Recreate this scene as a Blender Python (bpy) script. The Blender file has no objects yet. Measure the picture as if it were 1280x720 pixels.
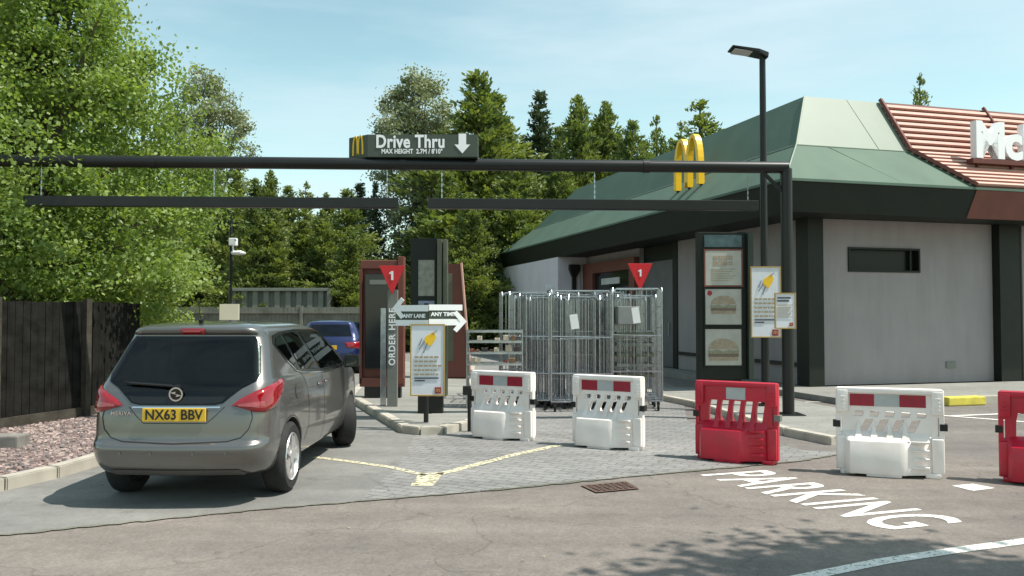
import bpy, bmesh, math, random
import numpy as np
from mathutils import Vector, Matrix, noise
from mathutils.bvhtree import BVHTree
R = math.radians
random.seed(7)
sc = bpy.context.scene
col = sc.collection

# ------------------------------------------------------------------ camera
F_PX = 1050.0; CAM_H = 1.6; PITCH = math.atan(32/1050)
cam_d = bpy.data.cameras.new('camera'); cam = bpy.data.objects.new('camera', cam_d); col.objects.link(cam)
cam.location = (0, 0, CAM_H); cam.rotation_euler = (R(90)+PITCH, 0, 0)
cam_d.sensor_width = 36; cam_d.lens = F_PX/1280*36
cam_d.clip_end = 1500; cam_d.clip_start = .05
sc.camera = cam

# ------------------------------------------------------------------ light
SUN_EL = 61; SUN_AZ = R(-13)           # direction to the sun measured from +X towards +Y
sdir = Vector((math.cos(R(SUN_EL))*math.cos(SUN_AZ), math.cos(R(SUN_EL))*math.sin(SUN_AZ), math.sin(R(SUN_EL))))
sd = bpy.data.lights.new('sun', 'SUN'); sun = bpy.data.objects.new('sun', sd); col.objects.link(sun)
sd.energy = 4.9; sd.angle = R(.53); sd.color = (1.0, .95, .87)
sun.rotation_euler = sdir.to_track_quat('Z', 'Y').to_euler()
w = bpy.data.worlds.new('World'); sc.world = w; w.use_nodes = True
nt = w.node_tree; N = nt.nodes; L = nt.links; N.clear()
out = N.new('ShaderNodeOutputWorld'); bg = N.new('ShaderNodeBackground')
sky = N.new('ShaderNodeTexSky'); sky.sky_type = 'NISHITA'; sky.sun_disc = False
sky.sun_elevation = R(SUN_EL); sky.sun_rotation = R(90)-SUN_AZ
sky.air_density = 1.0; sky.dust_density = .6; sky.ozone_density = .8
tc = N.new('ShaderNodeTexCoord'); mp = N.new('ShaderNodeMapping'); mp.inputs['Scale'].default_value = (1.3, 1.3, 7.0)
mp.inputs['Location'].default_value = (2.3, .4, .9)
nz = N.new('ShaderNodeTexNoise'); nz.inputs['Scale'].default_value = 1.6; nz.inputs['Detail'].default_value = 7; nz.inputs['Roughness'].default_value = .58
rp = N.new('ShaderNodeValToRGB'); rp.color_ramp.elements[0].position = .33; rp.color_ramp.elements[1].position = .72
rp.color_ramp.elements[1].color = (.75, .75, .75, 1)
tint = N.new('ShaderNodeMix'); tint.data_type = 'RGBA'; tint.blend_type = 'MULTIPLY'; tint.inputs[0].default_value = 1
tint.inputs[7].default_value = (1.50, 1.62, 1.20, 1)
mx = N.new('ShaderNodeMix'); mx.data_type = 'RGBA'
mx.inputs[7].default_value = (5.0, 6.1, 6.6, 1)
L.new(tc.outputs['Generated'], mp.inputs[0]); L.new(mp.outputs[0], nz.inputs['Vector']); L.new(nz.outputs['Fac'], rp.inputs[0])
L.new(sky.outputs[0], tint.inputs[6]); L.new(rp.outputs[0], mx.inputs[0]); L.new(tint.outputs[2], mx.inputs[6])
L.new(mx.outputs[2], bg.inputs[0]); bg.inputs[1].default_value = .115; L.new(bg.outputs[0], out.inputs[0])
sc.view_settings.view_transform = 'Standard'; sc.view_settings.look = 'None'
sc.view_settings.exposure = 0.4; sc.view_settings.gamma = 1; sc.view_settings.use_curve_mapping = False

# ------------------------------------------------------------------ helpers
_c, _s = math.cos(PITCH), math.sin(PITCH)
def ray(px, py):
    a, b = px-640, 360-py
    return Vector((a, F_PX*_c - b*_s, F_PX*_s + b*_c))
def G(px, py, z=0.0):                 # point of the plane at height z seen there in the photo
    d = ray(px, py); t = (z-CAM_H)/d.z
    return Vector((d.x*t, d.y*t, z))
def P(px, py, Y):                     # point at distance Y seen there
    d = ray(px, py); t = Y/d.y
    return Vector((d.x*t, Y, CAM_H+d.z*t))

def mat(name, c, rough=.7, metal=0, var=.12, vs=3.0, bump=0, bs=60, spec=.5, coat=0, detail=5, c2=None, trans=0):
    m = bpy.data.materials.new(name); m.use_nodes = True
    t = m.node_tree; n = t.nodes; l = t.links; b = n['Principled BSDF']
    b.inputs['Roughness'].default_value = rough; b.inputs['Metallic'].default_value = metal
    b.inputs['Specular IOR Level'].default_value = spec; b.inputs['Coat Weight'].default_value = coat
    b.inputs['Coat Roughness'].default_value = .06
    tcn = n.new('ShaderNodeTexCoord')
    if var > 0 or c2:
        nn = n.new('ShaderNodeTexNoise'); nn.inputs['Scale'].default_value = vs; nn.inputs['Detail'].default_value = detail
        l.new(tcn.outputs['Object'], nn.inputs['Vector'])
        r = n.new('ShaderNodeValToRGB'); e = r.color_ramp.elements; e[0].position = .3; e[1].position = .7
        lo = c2 if c2 else [x*(1-var) for x in c]; hi = c if c2 else [min(1, x*(1+var)) for x in c]
        e[0].color = (*lo, 1); e[1].color = (*hi, 1)
        l.new(nn.outputs['Fac'], r.inputs[0]); l.new(r.outputs[0], b.inputs['Base Color'])
    else:
        b.inputs['Base Color'].default_value = (*c, 1)
    if bump > 0:
        n2 = n.new('ShaderNodeTexNoise'); n2.inputs['Scale'].default_value = bs; n2.inputs['Detail'].default_value = 4
        l.new(tcn.outputs['Object'], n2.inputs['Vector'])
        bp = n.new('ShaderNodeBump'); bp.inputs['Strength'].default_value = bump; bp.inputs['Distance'].default_value = .02
        l.new(n2.outputs['Fac'], bp.inputs['Height']); l.new(bp.outputs[0], b.inputs['Normal'])
    if trans > 0:
        tr = n.new('ShaderNodeBsdfTranslucent'); ms = n.new('ShaderNodeMixShader'); ms.inputs[0].default_value = trans
        if var > 0 or c2:
            g = n.new('ShaderNodeMix'); g.data_type = 'RGBA'; g.blend_type = 'MULTIPLY'; g.inputs[0].default_value = 1
            g.inputs[7].default_value = (1.2, 1.25, .5, 1)
            l.new(r.outputs[0], g.inputs[6]); l.new(g.outputs[2], tr.inputs[0])
        o = n['Material Output']; l.new(b.outputs[0], ms.inputs[1]); l.new(tr.outputs[0], ms.inputs[2]); l.new(ms.outputs[0], o.inputs[0])
    return m

class MB:
    def __init__(s): s.v = []; s.f = []; s.m = []; s.mi = 0; s.xf = None
    def _p(s, p):
        p = Vector(p)
        return s.xf @ p if s.xf is not None else p
    def add(s, vs, fs):
        o = len(s.v); s.v += [s._p(p) for p in vs]
        for f in fs: s.f.append([i+o for i in f]); s.m.append(s.mi)
        return s
    def box(s, a, b, rz=0, c=None):      # corners a..b, optional rotation about c
        x0, y0, z0 = a; x1, y1, z1 = b
        vs = [Vector(p) for p in ((x0,y0,z0),(x1,y0,z0),(x1,y1,z0),(x0,y1,z0),(x0,y0,z1),(x1,y0,z1),(x1,y1,z1),(x0,y1,z1))]
        if rz:
            c = Vector(c) if c else Vector(((x0+x1)/2, (y0+y1)/2, 0)); M = Matrix.Rotation(rz, 3, 'Z')
            vs = [M @ (p-c) + c for p in vs]
        return s.add(vs, [(0,3,2,1),(4,5,6,7),(0,1,5,4),(1,2,6,5),(2,3,7,6),(3,0,4,7)])
    def cbox(s, a, b, bev):              # box with chamfered edges
        bm = bmesh.new(); x0,y0,z0 = a; x1,y1,z1 = b
        bmesh.ops.create_cube(bm, size=1)
        for v in bm.verts: v.co = Vector((x0+(v.co.x+.5)*(x1-x0), y0+(v.co.y+.5)*(y1-y0), z0+(v.co.z+.5)*(z1-z0)))
        bmesh.ops.bevel(bm, geom=bm.edges[:], offset=bev, segments=2, affect='EDGES', profile=.6)
        bm.verts.index_update()
        s.add([v.co.copy() for v in bm.verts], [[v.index for v in f.verts] for f in bm.faces]); bm.free(); return s
    def prism(s, poly, z0, z1):
        n = len(poly); vs = [(p[0], p[1], z0) for p in poly]+[(p[0], p[1], z1) for p in poly]
        fs = [list(range(n))[::-1], list(range(n, 2*n))]+[(i, (i+1) % n, (i+1) % n+n, i+n) for i in range(n)]
        return s.add(vs, fs)
    def tube(s, pts, r, n=8, cap=True):
        pts = [Vector(p) for p in pts]; rs = r if isinstance(r, (list, tuple)) else [r]*len(pts)
        vs = []; fs = []
        for i, p in enumerate(pts):
            d = (pts[min(i+1, len(pts)-1)]-pts[max(i-1, 0)]).normalized()
            a = Vector((0, 0, 1)) if abs(d.z) < .9 else Vector((1, 0, 0))
            x = d.cross(a).normalized(); y = x.cross(d)
            for k in range(n):
                t = 2*math.pi*(k+.5)/n; vs.append(p+(x*math.cos(t)+y*math.sin(t))*rs[i])
        for i in range(len(pts)-1):
            for k in range(n): fs.append((i*n+k, (i+1)*n+k, (i+1)*n+(k+1) % n, i*n+(k+1) % n))
        if cap: fs += [list(range(n)), list(range((len(pts)-1)*n, len(pts)*n))[::-1]]
        return s.add(vs, fs)
    def strip(s, pts, wd, z=None):       # flat ribbon on the ground
        pts = [Vector(p) for p in pts]; vs = []
        for i, p in enumerate(pts):
            d = (pts[min(i+1, len(pts)-1)]-pts[max(i-1, 0)]); n = Vector((-d.y, d.x, 0)).normalized()*wd/2
            for q in (p+n, p-n): vs.append(Vector((q.x, q.y, z if z is not None else q.z)))
        return s.add(vs, [(2*i, 2*i+1, 2*i+3, 2*i+2) for i in range(len(pts)-1)])
    def shape(s, loops, M, depth=.01, bev=0, res=6):   # filled 2-D outline (inner loops are holes) given thickness
        cu = bpy.data.curves.new('tmp', 'CURVE'); cu.dimensions = '2D'; cu.fill_mode = 'BOTH'; cu.extrude = depth/2; cu.bevel_depth = bev
        for lp in loops:
            sp = cu.splines.new('POLY'); sp.points.add(len(lp)-1)
            for i, p in enumerate(lp): sp.points[i].co = (p[0], p[1], 0, 1)
            sp.use_cyclic_u = True
        return s._cv(cu, M)
    def text(s, txt, size, M, depth=.004, bold=0.0, align='CENTER', sx=1.0, sp=1.0, spw=1.0):
        cu = bpy.data.curves.new('tmp', 'FONT'); cu.body = txt; cu.size = size; cu.extrude = depth/2; cu.offset = bold
        cu.align_x = align; cu.align_y = 'CENTER'; cu.space_character = sp; cu.space_word = spw; cu.resolution_u = 4
        return s._cv(cu, M @ Matrix.Diagonal((sx, 1, 1, 1)))
    def _cv(s, cu, M):
        o = bpy.data.objects.new('tmp', cu); col.objects.link(o)
        dg = bpy.context.evaluated_depsgraph_get(); me = o.evaluated_get(dg).to_mesh()
        s.add([M @ v.co for v in me.vertices], [list(p.vertices) for p in me.polygons])
        o.evaluated_get(dg).to_mesh_clear(); bpy.data.objects.remove(o); bpy.data.curves.remove(cu)
        return s
    def loft(s, rings, cap=True):
        n = len(rings[0]); vs = [p for r in rings for p in r]; fs = []
        for i in range(len(rings)-1):
            for k in range(n): fs.append((i*n+k, i*n+(k+1) % n, (i+1)*n+(k+1) % n, (i+1)*n+k))
        if cap: fs += [list(range(n))[::-1], list(range((len(rings)-1)*n, len(rings)*n))]
        return s.add(vs, fs)

MW = {}
def build(name, mb, m, parent=None, smooth=False, local=False, bevel=0):
    me = bpy.data.meshes.new(name)
    vs = mb.v
    if parent is not None and not local:
        inv = MW[parent.name].inverted(); vs = [inv @ v for v in vs]
    me.from_pydata([tuple(v) for v in vs], [], mb.f)
    ms = m if isinstance(m, list) else [m]
    for q in ms: me.materials.append(q)
    if len(ms) > 1: me.polygons.foreach_set('material_index', mb.m)
    me.validate()
    bm = bmesh.new(); bm.from_mesh(me)
    if smooth or bevel: bmesh.ops.remove_doubles(bm, verts=bm.verts[:], dist=1e-5)
    bmesh.ops.recalc_face_normals(bm, faces=bm.faces[:])
    if bevel:
        es = [e for e in bm.edges if len(e.link_faces) == 2 and e.calc_face_angle(0) > R(30)]
        bmesh.ops.bevel(bm, geom=es, offset=bevel, segments=2, affect='EDGES', clamp_overlap=True)
    bm.to_mesh(me); bm.free()
    if smooth:
        me.polygons.foreach_set('use_smooth', [True]*len(me.polygons))
        try: me.set_sharp_from_angle(angle=R(42))
        except Exception: pass
    o = bpy.data.objects.new(name, me); col.objects.link(o)
    if parent is not None: o.parent = parent; MW[o.name] = MW[parent.name]
    else: MW[o.name] = Matrix()
    return o
def tag(o, label, cat, group=None):
    o['label'] = label; o['category'] = cat
    if group: o['group'] = group
    return o
def struct(o): o['kind'] = 'structure'; return o
def stuff(o, label, cat): o['kind'] = 'stuff'; o['label'] = label; o['category'] = cat; return o
def thing(name, label, cat, loc=(0,0,0), rz=0, group=None):
    o = bpy.data.objects.new(name, None); col.objects.link(o); o.empty_display_size = .3
    o.location = loc; o.rotation_euler = (0, 0, rz); MW[o.name] = Matrix.Translation(loc) @ Matrix.Rotation(rz, 4, 'Z')
    return tag(o, label, cat, group)
def copy_thing(src, loc, rz, label=None, s=None):
    def rec(o, par):
        c = o.copy(); col.objects.link(c)
        if par is not None: c.parent = par
        for ch in [q for q in kids.get(o.name, [])]: rec(ch, c)
        return c
    kids = {}
    for q in col.objects:
        if q.parent is not None: kids.setdefault(q.parent.name, []).append(q)
    r = rec(src, None); r.location = loc; r.rotation_euler = (0, 0, rz)
    if label: r['label'] = label
    if s: r.scale = s
    return r
def boardM(o, r=(1,0,0), up=(0,0,1)):
    r = Vector(r).normalized(); up = Vector(up); n = r.cross(up).normalized(); up = n.cross(r)
    M = Matrix((( r.x, up.x, n.x, o[0]), (r.y, up.y, n.y, o[1]), (r.z, up.z, n.z, o[2]), (0,0,0,1)))
    return M
def rect(x0, y0, x1, y1): return [(x0,y0),(x1,y0),(x1,y1),(x0,y1)]
def ellipse(cx, cy, rx, ry, n=20, a0=0, a1=2*math.pi): return [(cx+rx*math.cos(a0+(a1-a0)*i/n), cy+ry*math.sin(a0+(a1-a0)*i/n)) for i in range(n)]

# ------------------------------------------------------------------ materials
M_black = mat('black_paint', (.010, .011, .010), .38, var=.2, spec=.4)
M_dkgreen = mat('dark_green_black', (.010, .013, .009), .5, var=.2, spec=.3)
M_fascia = mat('fascia_green_black', (.010, .014, .010), .6, var=.15, spec=.3)
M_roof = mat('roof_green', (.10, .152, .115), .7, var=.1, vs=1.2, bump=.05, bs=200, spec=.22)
M_sheentrim = mat('roof_sheen_trim_green', (.195, .24, .185), .55, var=.05, vs=1.0)  # sheen of the upper front slope put into a paler green; also trim
M_wall = mat('shaded_white_render', (.32, .29, .29), .85, var=.05, vs=1.4, bump=.12, bs=160)  # building white, darkened in colour for the shade under the eaves
_t = M_wall.node_tree; _m = _t.nodes.new('ShaderNodeMapping'); _m.inputs['Scale'].default_value = (2.6, 2.6, .35)   # rain streaks
_n = _t.nodes.new('ShaderNodeTexNoise'); _n.inputs['Scale'].default_value = 2.2; _n.inputs['Detail'].default_value = 6; _tc = _t.nodes.new('ShaderNodeTexCoord')
_r = _t.nodes.new('ShaderNodeValToRGB'); _r.color_ramp.elements[0].position = .36; _r.color_ramp.elements[0].color = (.80,.79,.77,1); _r.color_ramp.elements[1].position = .58
_x = _t.nodes.new('ShaderNodeMix'); _x.data_type = 'RGBA'; _x.blend_type = 'MULTIPLY'; _x.inputs[0].default_value = .35; _b = _t.nodes['Principled BSDF']; _s2 = _b.inputs['Base Color'].links[0].from_socket
_t.links.new(_tc.outputs['Object'], _m.inputs[0]); _t.links.new(_m.outputs[0], _n.inputs['Vector']); _t.links.new(_n.outputs['Fac'], _r.inputs[0]); _t.links.new(_s2, _x.inputs[6]); _t.links.new(_r.outputs[0], _x.inputs[7]); _t.links.new(_x.outputs[2], _b.inputs['Base Color'])
M_baylit = mat('bay_lit_render', (.62, .58, .62), .85, var=.06, vs=1.4, bump=.12, bs=160)  # same white as the walls, brightened in colour because the bay is lit
M_terra = mat('terracotta_panel', (.15, .046, .031), .6, var=.1)
M_slat = mat('salmon_slat', (.56, .33, .265), .6, var=.08)
M_slatback = mat('dark_red_backing', (.12, .035, .025), .7)
M_white = mat('white_paint', (.80, .80, .78), .45, var=.04)
M_letter = mat('white_letter', (.86, .86, .86), .35, var=.02)
M_yellow = mat('golden_yellow', (.86, .52, .02), .35, var=.03)
M_red = mat('sign_red', (.62, .012, .02), .4, var=.04)
M_steel = mat('galvanised_steel', (.42, .44, .46), .26, metal=.95, var=.2, vs=12)
M_grey = mat('post_grey', (.17, .18, .16), .55)
M_signgreen = mat('sign_grey_green', (.055, .07, .05), .5, var=.05)
M_paperwhite = mat('poster_white', (.66, .68, .72), .35, var=.05, vs=6)
M_ochre = mat('ochre_frame', (.42, .28, .09), .5)
M_text = mat('poster_text', (.33, .27, .16), .6, var=0)
M_textdk = mat('poster_text_dark', (.05, .06, .08), .6, var=0)
M_dkred = mat('poster_red', (.32, .02, .03), .5, var=0)
M_rubber = mat('rubber', (.014, .014, .014), .8, var=.3, vs=20)
M_screen = mat('dark_screen', (.012, .014, .016), .12, var=0)
M_slot = mat('dark_slot_window', (.010,.011,.010), .35, var=0, spec=.25)
M_olive = mat('olive_metal', (.10, .105, .07), .5)
M_wood = mat('shaded_dark_boards', (.015, .0145, .013), .95, spec=.1, var=.45, vs=5, bump=.3, bs=30)  # dark wood, deepened in colour to carry the overhanging tree's shade
M_post = mat('weathered_fence_post', (.06, .053, .043), .95, spec=.1, var=.35, vs=6, bump=.3, bs=30)
M_shed = mat('grey_green_steel', (.20, .215, .18), .6, var=.1)
M_fence2 = mat('grey_fence_boards', (.17, .175, .145), .8, var=.25, vs=2.5)
M_kerb = mat('concrete_kerb', (.42, .39, .33), .85, var=.16, vs=4, bump=.2, bs=90)
M_bark = mat('bark', (.10, .08, .06), .9, var=.3, bump=.5, bs=25)

def ground_mat(name, base, c2, speck=.25, bump=.35, wet=None):
    m = bpy.data.materials.new(name); m.use_nodes = True; t = m.node_tree; n = t.nodes; l = t.links; b = n['Principled BSDF']
    tcn = n.new('ShaderNodeTexCoord')
    def nz(sc_, det, ro=.5):
        q = n.new('ShaderNodeTexNoise'); q.inputs['Scale'].default_value = sc_; q.inputs['Detail'].default_value = det; q.inputs['Roughness'].default_value = ro
        l.new(tcn.outputs['Object'], q.inputs['Vector']); return q
    def ramp(src, a, b_, ca, cb):
        r = n.new('ShaderNodeValToRGB'); r.color_ramp.elements[0].position = a; r.color_ramp.elements[1].position = b_
        r.color_ramp.elements[0].color = (*ca, 1); r.color_ramp.elements[1].color = (*cb, 1); l.new(src, r.inputs[0]); return r
    def mix(f, a, b_, mode='MIX'):
        q = n.new('ShaderNodeMix'); q.data_type = 'RGBA'; q.blend_type = mode
        if isinstance(f, float): q.inputs[0].default_value = f
        else: l.new(f, q.inputs[0])
        l.new(a, q.inputs[6]); l.new(b_, q.inputs[7]); return q
    big = nz(.55, 6, .6); r1 = ramp(big.outputs['Fac'], .35, .68, c2, base)
    fine = nz(150, 2); r2 = ramp(fine.outputs['Fac'], .3, .75, (1-speck,)*3, (1+speck*.0+.0,)*3)
    mid = nz(6, 5, .7); r3 = ramp(mid.outputs['Fac'], .3, .7, (.80,)*3, (1.0,)*3)
    a = mix(1.0, r1.outputs[0], r2.outputs[0], 'MULTIPLY'); a = mix(1.0, a.outputs[2], r3.outputs[0], 'MULTIPLY')
    # oil spots and small cracks
    v = n.new('ShaderNodeTexVoronoi'); v.inputs['Scale'].default_value = 1.1; v.inputs['Randomness'].default_value = 1
    l.new(tcn.outputs['Object'], v.inputs['Vector']); r4 = ramp(v.outputs['Distance'], .02, .09, (.72,)*3, (1,)*3)
    a = mix(.8, a.outputs[2], r4.outputs[0], 'MULTIPLY')
    # tyre polish running along the carriageway, coarse aggregate, hairline cracks
    mpp = n.new('ShaderNodeMapping'); mpp.inputs['Scale'].default_value = (.22, 1.9, 1); l.new(tcn.outputs['Object'], mpp.inputs[0])
    st_ = n.new('ShaderNodeTexNoise'); st_.inputs['Scale'].default_value = 1.3; st_.inputs['Detail'].default_value = 5; l.new(mpp.outputs[0], st_.inputs['Vector'])
    r5 = ramp(st_.outputs['Fac'], .36, .66, (.84,)*3, (1.06,)*3); a = mix(.9, a.outputs[2], r5.outputs[0], 'MULTIPLY')
    ag = n.new('ShaderNodeTexVoronoi'); ag.inputs['Scale'].default_value = 55; l.new(tcn.outputs['Object'], ag.inputs['Vector'])
    r6 = ramp(ag.outputs['Color'], .15, .9, (.80,)*3, (1.14,)*3); a = mix(.75 if speck > .2 else .4, a.outputs[2], r6.outputs[0], 'MULTIPLY')
    wv = nz(1.7, 3); vm = n.new('ShaderNodeVectorMath'); vm.operation = 'MULTIPLY_ADD'; l.new(wv.outputs['Color'], vm.inputs[0]); vm.inputs[1].default_value = (.9, .9, .9); l.new(tcn.outputs['Object'], vm.inputs[2])
    ck = n.new('ShaderNodeTexVoronoi'); ck.feature = 'DISTANCE_TO_EDGE'; ck.inputs['Scale'].default_value = .42; l.new(vm.outputs[0], ck.inputs['Vector'])
    r7 = ramp(ck.outputs['Distance'], .0015, .006, (.62,)*3, (1,)*3); a = mix(.7, a.outputs[2], r7.outputs[0], 'MULTIPLY')
    l.new(a.outputs[2], b.inputs['Base Color']); b.inputs['Roughness'].default_value = .88; b.inputs['Specular IOR Level'].default_value = .35
    bp = n.new('ShaderNodeBump'); bp.inputs['Strength'].default_value = bump; bp.inputs['Distance'].default_value = .006
    l.new(fine.outputs['Fac'], bp.inputs['Height']); l.new(bp.outputs[0], b.inputs['Normal'])
    return m
M_asph = ground_mat('asphalt_foreground', (.295, .255, .222), (.205, .18, .162))
M_asph2 = ground_mat('asphalt_lot', (.25, .225, .20), (.20, .18, .165))
M_slab = ground_mat('smooth_grey_lane', (.275, .268, .25), (.215, .213, .20), speck=.15, bump=.15)
M_path = ground_mat('pavement_grey', (.33, .325, .295), (.28, .275, .25), speck=.15, bump=.15)
def paver():
    m = M_slab.copy(); m.name = 'block_paving'; t = m.node_tree; n = t.nodes; l = t.links; b = n['Principled BSDF']
    src = b.inputs['Base Color'].links[0].from_socket
    tcn = n.new('ShaderNodeTexCoord'); mp_ = n.new('ShaderNodeMapping'); mp_.inputs['Rotation'].default_value = (0, 0, R(28))
    br = n.new('ShaderNodeTexBrick'); br.inputs['Scale'].default_value = 1.0
    br.inputs['Brick Width'].default_value = .24; br.inputs['Row Height'].default_value = .12; br.inputs['Mortar Size'].default_value = .007
    br.inputs['Color1'].default_value = (1.22, 1.22, 1.25, 1); br.inputs['Color2'].default_value = (1.0, 1.0, 1.03, 1); br.inputs['Mortar'].default_value = (.6, .6, .6, 1)
    br.inputs['Bias'].default_value = -.3
    l.new(tcn.outputs['Object'], mp_.inputs[0]); l.new(mp_.outputs[0], br.inputs['Vector'])
    q = n.new('ShaderNodeMix'); q.data_type = 'RGBA'; q.blend_type = 'MULTIPLY'; q.inputs[0].default_value = 1
    l.new(src, q.inputs[6]); l.new(br.outputs['Color'], q.inputs[7]); l.new(q.outputs[2], b.inputs['Base Color'])
    bp = n.new('ShaderNodeBump'); bp.inputs['Strength'].default_value = .5; bp.inputs['Distance'].default_value = .006; bp.invert = True
    l.new(br.outputs['Fac'], bp.inputs['Height']); l.new(bp.outputs[0], b.inputs['Normal'])
    return m
M_pave = paver()
def worn_paint(name, c, lo=.36, hi=.46, sc_=22):
    m = mat(name, c, .7, var=.08, vs=10)
    t = m.node_tree; n = t.nodes; l = t.links; b = n['Principled BSDF']
    q = n.new('ShaderNodeTexNoise'); q.inputs['Scale'].default_value = sc_; q.inputs['Detail'].default_value = 6; q.inputs['Roughness'].default_value = .7
    tcn = n.new('ShaderNodeTexCoord'); l.new(tcn.outputs['Object'], q.inputs['Vector'])
    r = n.new('ShaderNodeValToRGB'); r.color_ramp.elements[0].position = lo; r.color_ramp.elements[1].position = hi
    l.new(q.outputs['Fac'], r.inputs[0]); l.new(r.outputs[0], b.inputs['Alpha']); return m
M_line = worn_paint('worn_white_road_paint', (.74, .72, .66), .37, .45, 30)
M_yline = worn_paint('worn_cream_road_paint', (.66, .60, .40), .42, .52)
# ------------------------------------------------------------------ ground
def sheet(name, poly, z, m):
    mb = MB(); n = len(poly); mb.add([(p[0], p[1], z) for p in poly], [list(range(n))]); return struct(build(name, mb, m))
sheet('ground', [(-300, -60), (300, -60), (300, 500), (-300, 500)], -.004, M_asph2)
mbg = MB()
bl = [G(-120, 680), G(0, 670), G(150, 655), G(300, 640), G(450, 627), G(600, 615), G(740, 601), G(880, 588), G(1000, 577), G(1060, 566)]
front = [(-40, -8)]+[(-9, bl[0].y)]+[(p.x, p.y) for p in bl]
# foreground tarmac
sheet('road', [(-40, -20), (40, -20), (40, 7.6)]+[(14, 8.2), (7, 9.0), (4.2, 9.6)]+[(p.x, p.y) for p in reversed(bl)]+[(-40, 5.6)], 0.0, M_asph)
sheet('drive_lane', [(-40, 5.6)]+[(p.x, p.y) for p in bl[:5]]+[(-1.2, 9.0), (-1.3, 12), (-2.9, 15.6), (-3.3, 40), (-12, 40), (-12, 14), (-40, 14)], .004, M_slab)
sheet('block_paving', [(p.x, p.y) for p in bl[4:]]+[(3.4, 9.9), (2.6, 12.5), (3.6, 18), (3, 30), (-3.3, 36), (-2.9, 15.6), (-1.3, 12), (-1.2, 9.0)], .004, M_pave)
def kerb(name, pts, wd, h, m=M_kerb, z0=0):
    mb = MB(); pts = [Vector((p[0], p[1], 0)) for p in pts]; a = []; b = []
    for i, p in enumerate(pts):
        d = (pts[min(i+1, len(pts)-1)]-pts[max(i-1, 0)]); n = Vector((-d.y, d.x, 0)).normalized()*wd/2
        a.append(p+n); b.append(p-n)
    for i in range(len(pts)-1):      # short kerb stones with open joints
        L_ = (pts[i+1]-pts[i]).length; k = max(1, round(L_/.9))
        for j in range(k):
            t0 = j/k+.008/L_; t1 = (j+1)/k-.008/L_
            q = [a[i].lerp(a[i+1], t0), a[i].lerp(a[i+1], t1), b[i].lerp(b[i+1], t1), b[i].lerp(b[i+1], t0)]
            mb.prism([(v.x, v.y) for v in q], z0-.05, z0+h)
    o = build(name, mb, m, bevel=.012); return struct(o)
lk = [(-6.2, 4.6), G(-60, 626), G(0, 613), G(65, 598), G(125, 580), (-4.42, 10.2), (-4.9, 14), (-5.3, 18), (-5.6, 30)]
kerb('kerb', lk, .14, .12)
sheet('gravel_base', [(-14, 4.4), (-6.25, 4.4)]+[(p[0]-.05, p[1]) for p in lk]+[(-5.6, 34), (-40, 34), (-40, 4.4)], .05, mat('gravel_soil', (.16, .125, .11), .95, var=.4, vs=40, bump=.8, bs=40))
# loose slate chippings: nobody could count them
rng = np.random.default_rng(3)
def chips():
    fpts = []
    mb = MB()
    n = 0
    while n < 9000:
        y = rng.uniform(6.5, 15.5); x = rng.uniform(-8.4, -4.3)
        fx = -6.84+(y-11.3)*.30; kx = np.interp(y, [4.6, 7.6, 8.2, 8.9, 10.2, 14, 18], [-5.4, -4.63, -4.47, -4.38, -4.42, -4.9, -5.3])
        if x > kx-.1 or x < fx: continue
        s_ = rng.uniform(.012, .034); a = rng.uniform(0, 6.28); M_ = Matrix.Translation((x, y, .05+s_*.3)) @ Matrix.Rotation(a, 4, 'Z') @ Matrix.Rotation(rng.uniform(-.7, .7), 4, 'X') @ Matrix.Diagonal((s_, s_*rng.uniform(.5, .9), s_*.35, 1))
        mb.xf = M_; mb.mi = int(rng.integers(0, 3))
        mb.add([(-1,-1,-1),(1,-.8,-1),(.8,1,-1),(-1,.9,-1),(-.7,-.8,1),(.8,-.6,1),(.6,.8,1),(-.8,.6,1)], [(4,5,6,7),(0,1,5,4),(1,2,6,5),(2,3,7,6),(3,0,4,7)])
        n += 1
    return mb
stuff(build('gravel', chips(), [mat('plum_slate', (.22,.155,.14), .8, var=.2), mat('pale_slate', (.36,.28,.25), .8, var=.2), mat('grey_slate', (.16,.13,.125), .8, var=.2)]), 'plum and grey slate chippings between kerb and dark fence', 'gravel')
mb = MB(); q = G(4, 560, .05)
mb.cbox((q.x-.35, q.y-.1, .03), (q.x+.22, q.y+.16, .2), .02)
tag(build('concrete_block', mb, mat('weathered_grey_block', (.20,.19,.17), .9, var=.2, vs=8)), 'grey block lying on the slate chippings at the left edge', 'block')
# order island
isl = [(-3.3, 26), (-3.3, 19), (-2.97, 15.6), (-2.0, 12.9), (-1.42, 11.3), (-1.2, 11.15), (-.95, 11.2), (-.62, 11.75), (-.45, 12.6), (-.6, 15), (-1.0, 20), (-1.2, 26)]
kerb('island_kerb', isl, .15, .11)
sheet('order_island', isl, .10, M_path)
# kerbed strip under the gantry post
st = [(2.5, 17.2), G(832, 501), G(872, 509), G(930, 527), G(985, 544), G(1045, 556)]
kerb('strip_kerb', st, .15, .10)
sheet('kerb_strip', [(2.5, 17.3)]+[tuple(p)[:2] for p in st[1:]]+[(4.25, 10.5), (4.9, 12), (5.2, 13.6), (4.6, 15.8), (4.0, 17.2)], .094, M_path)
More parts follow.
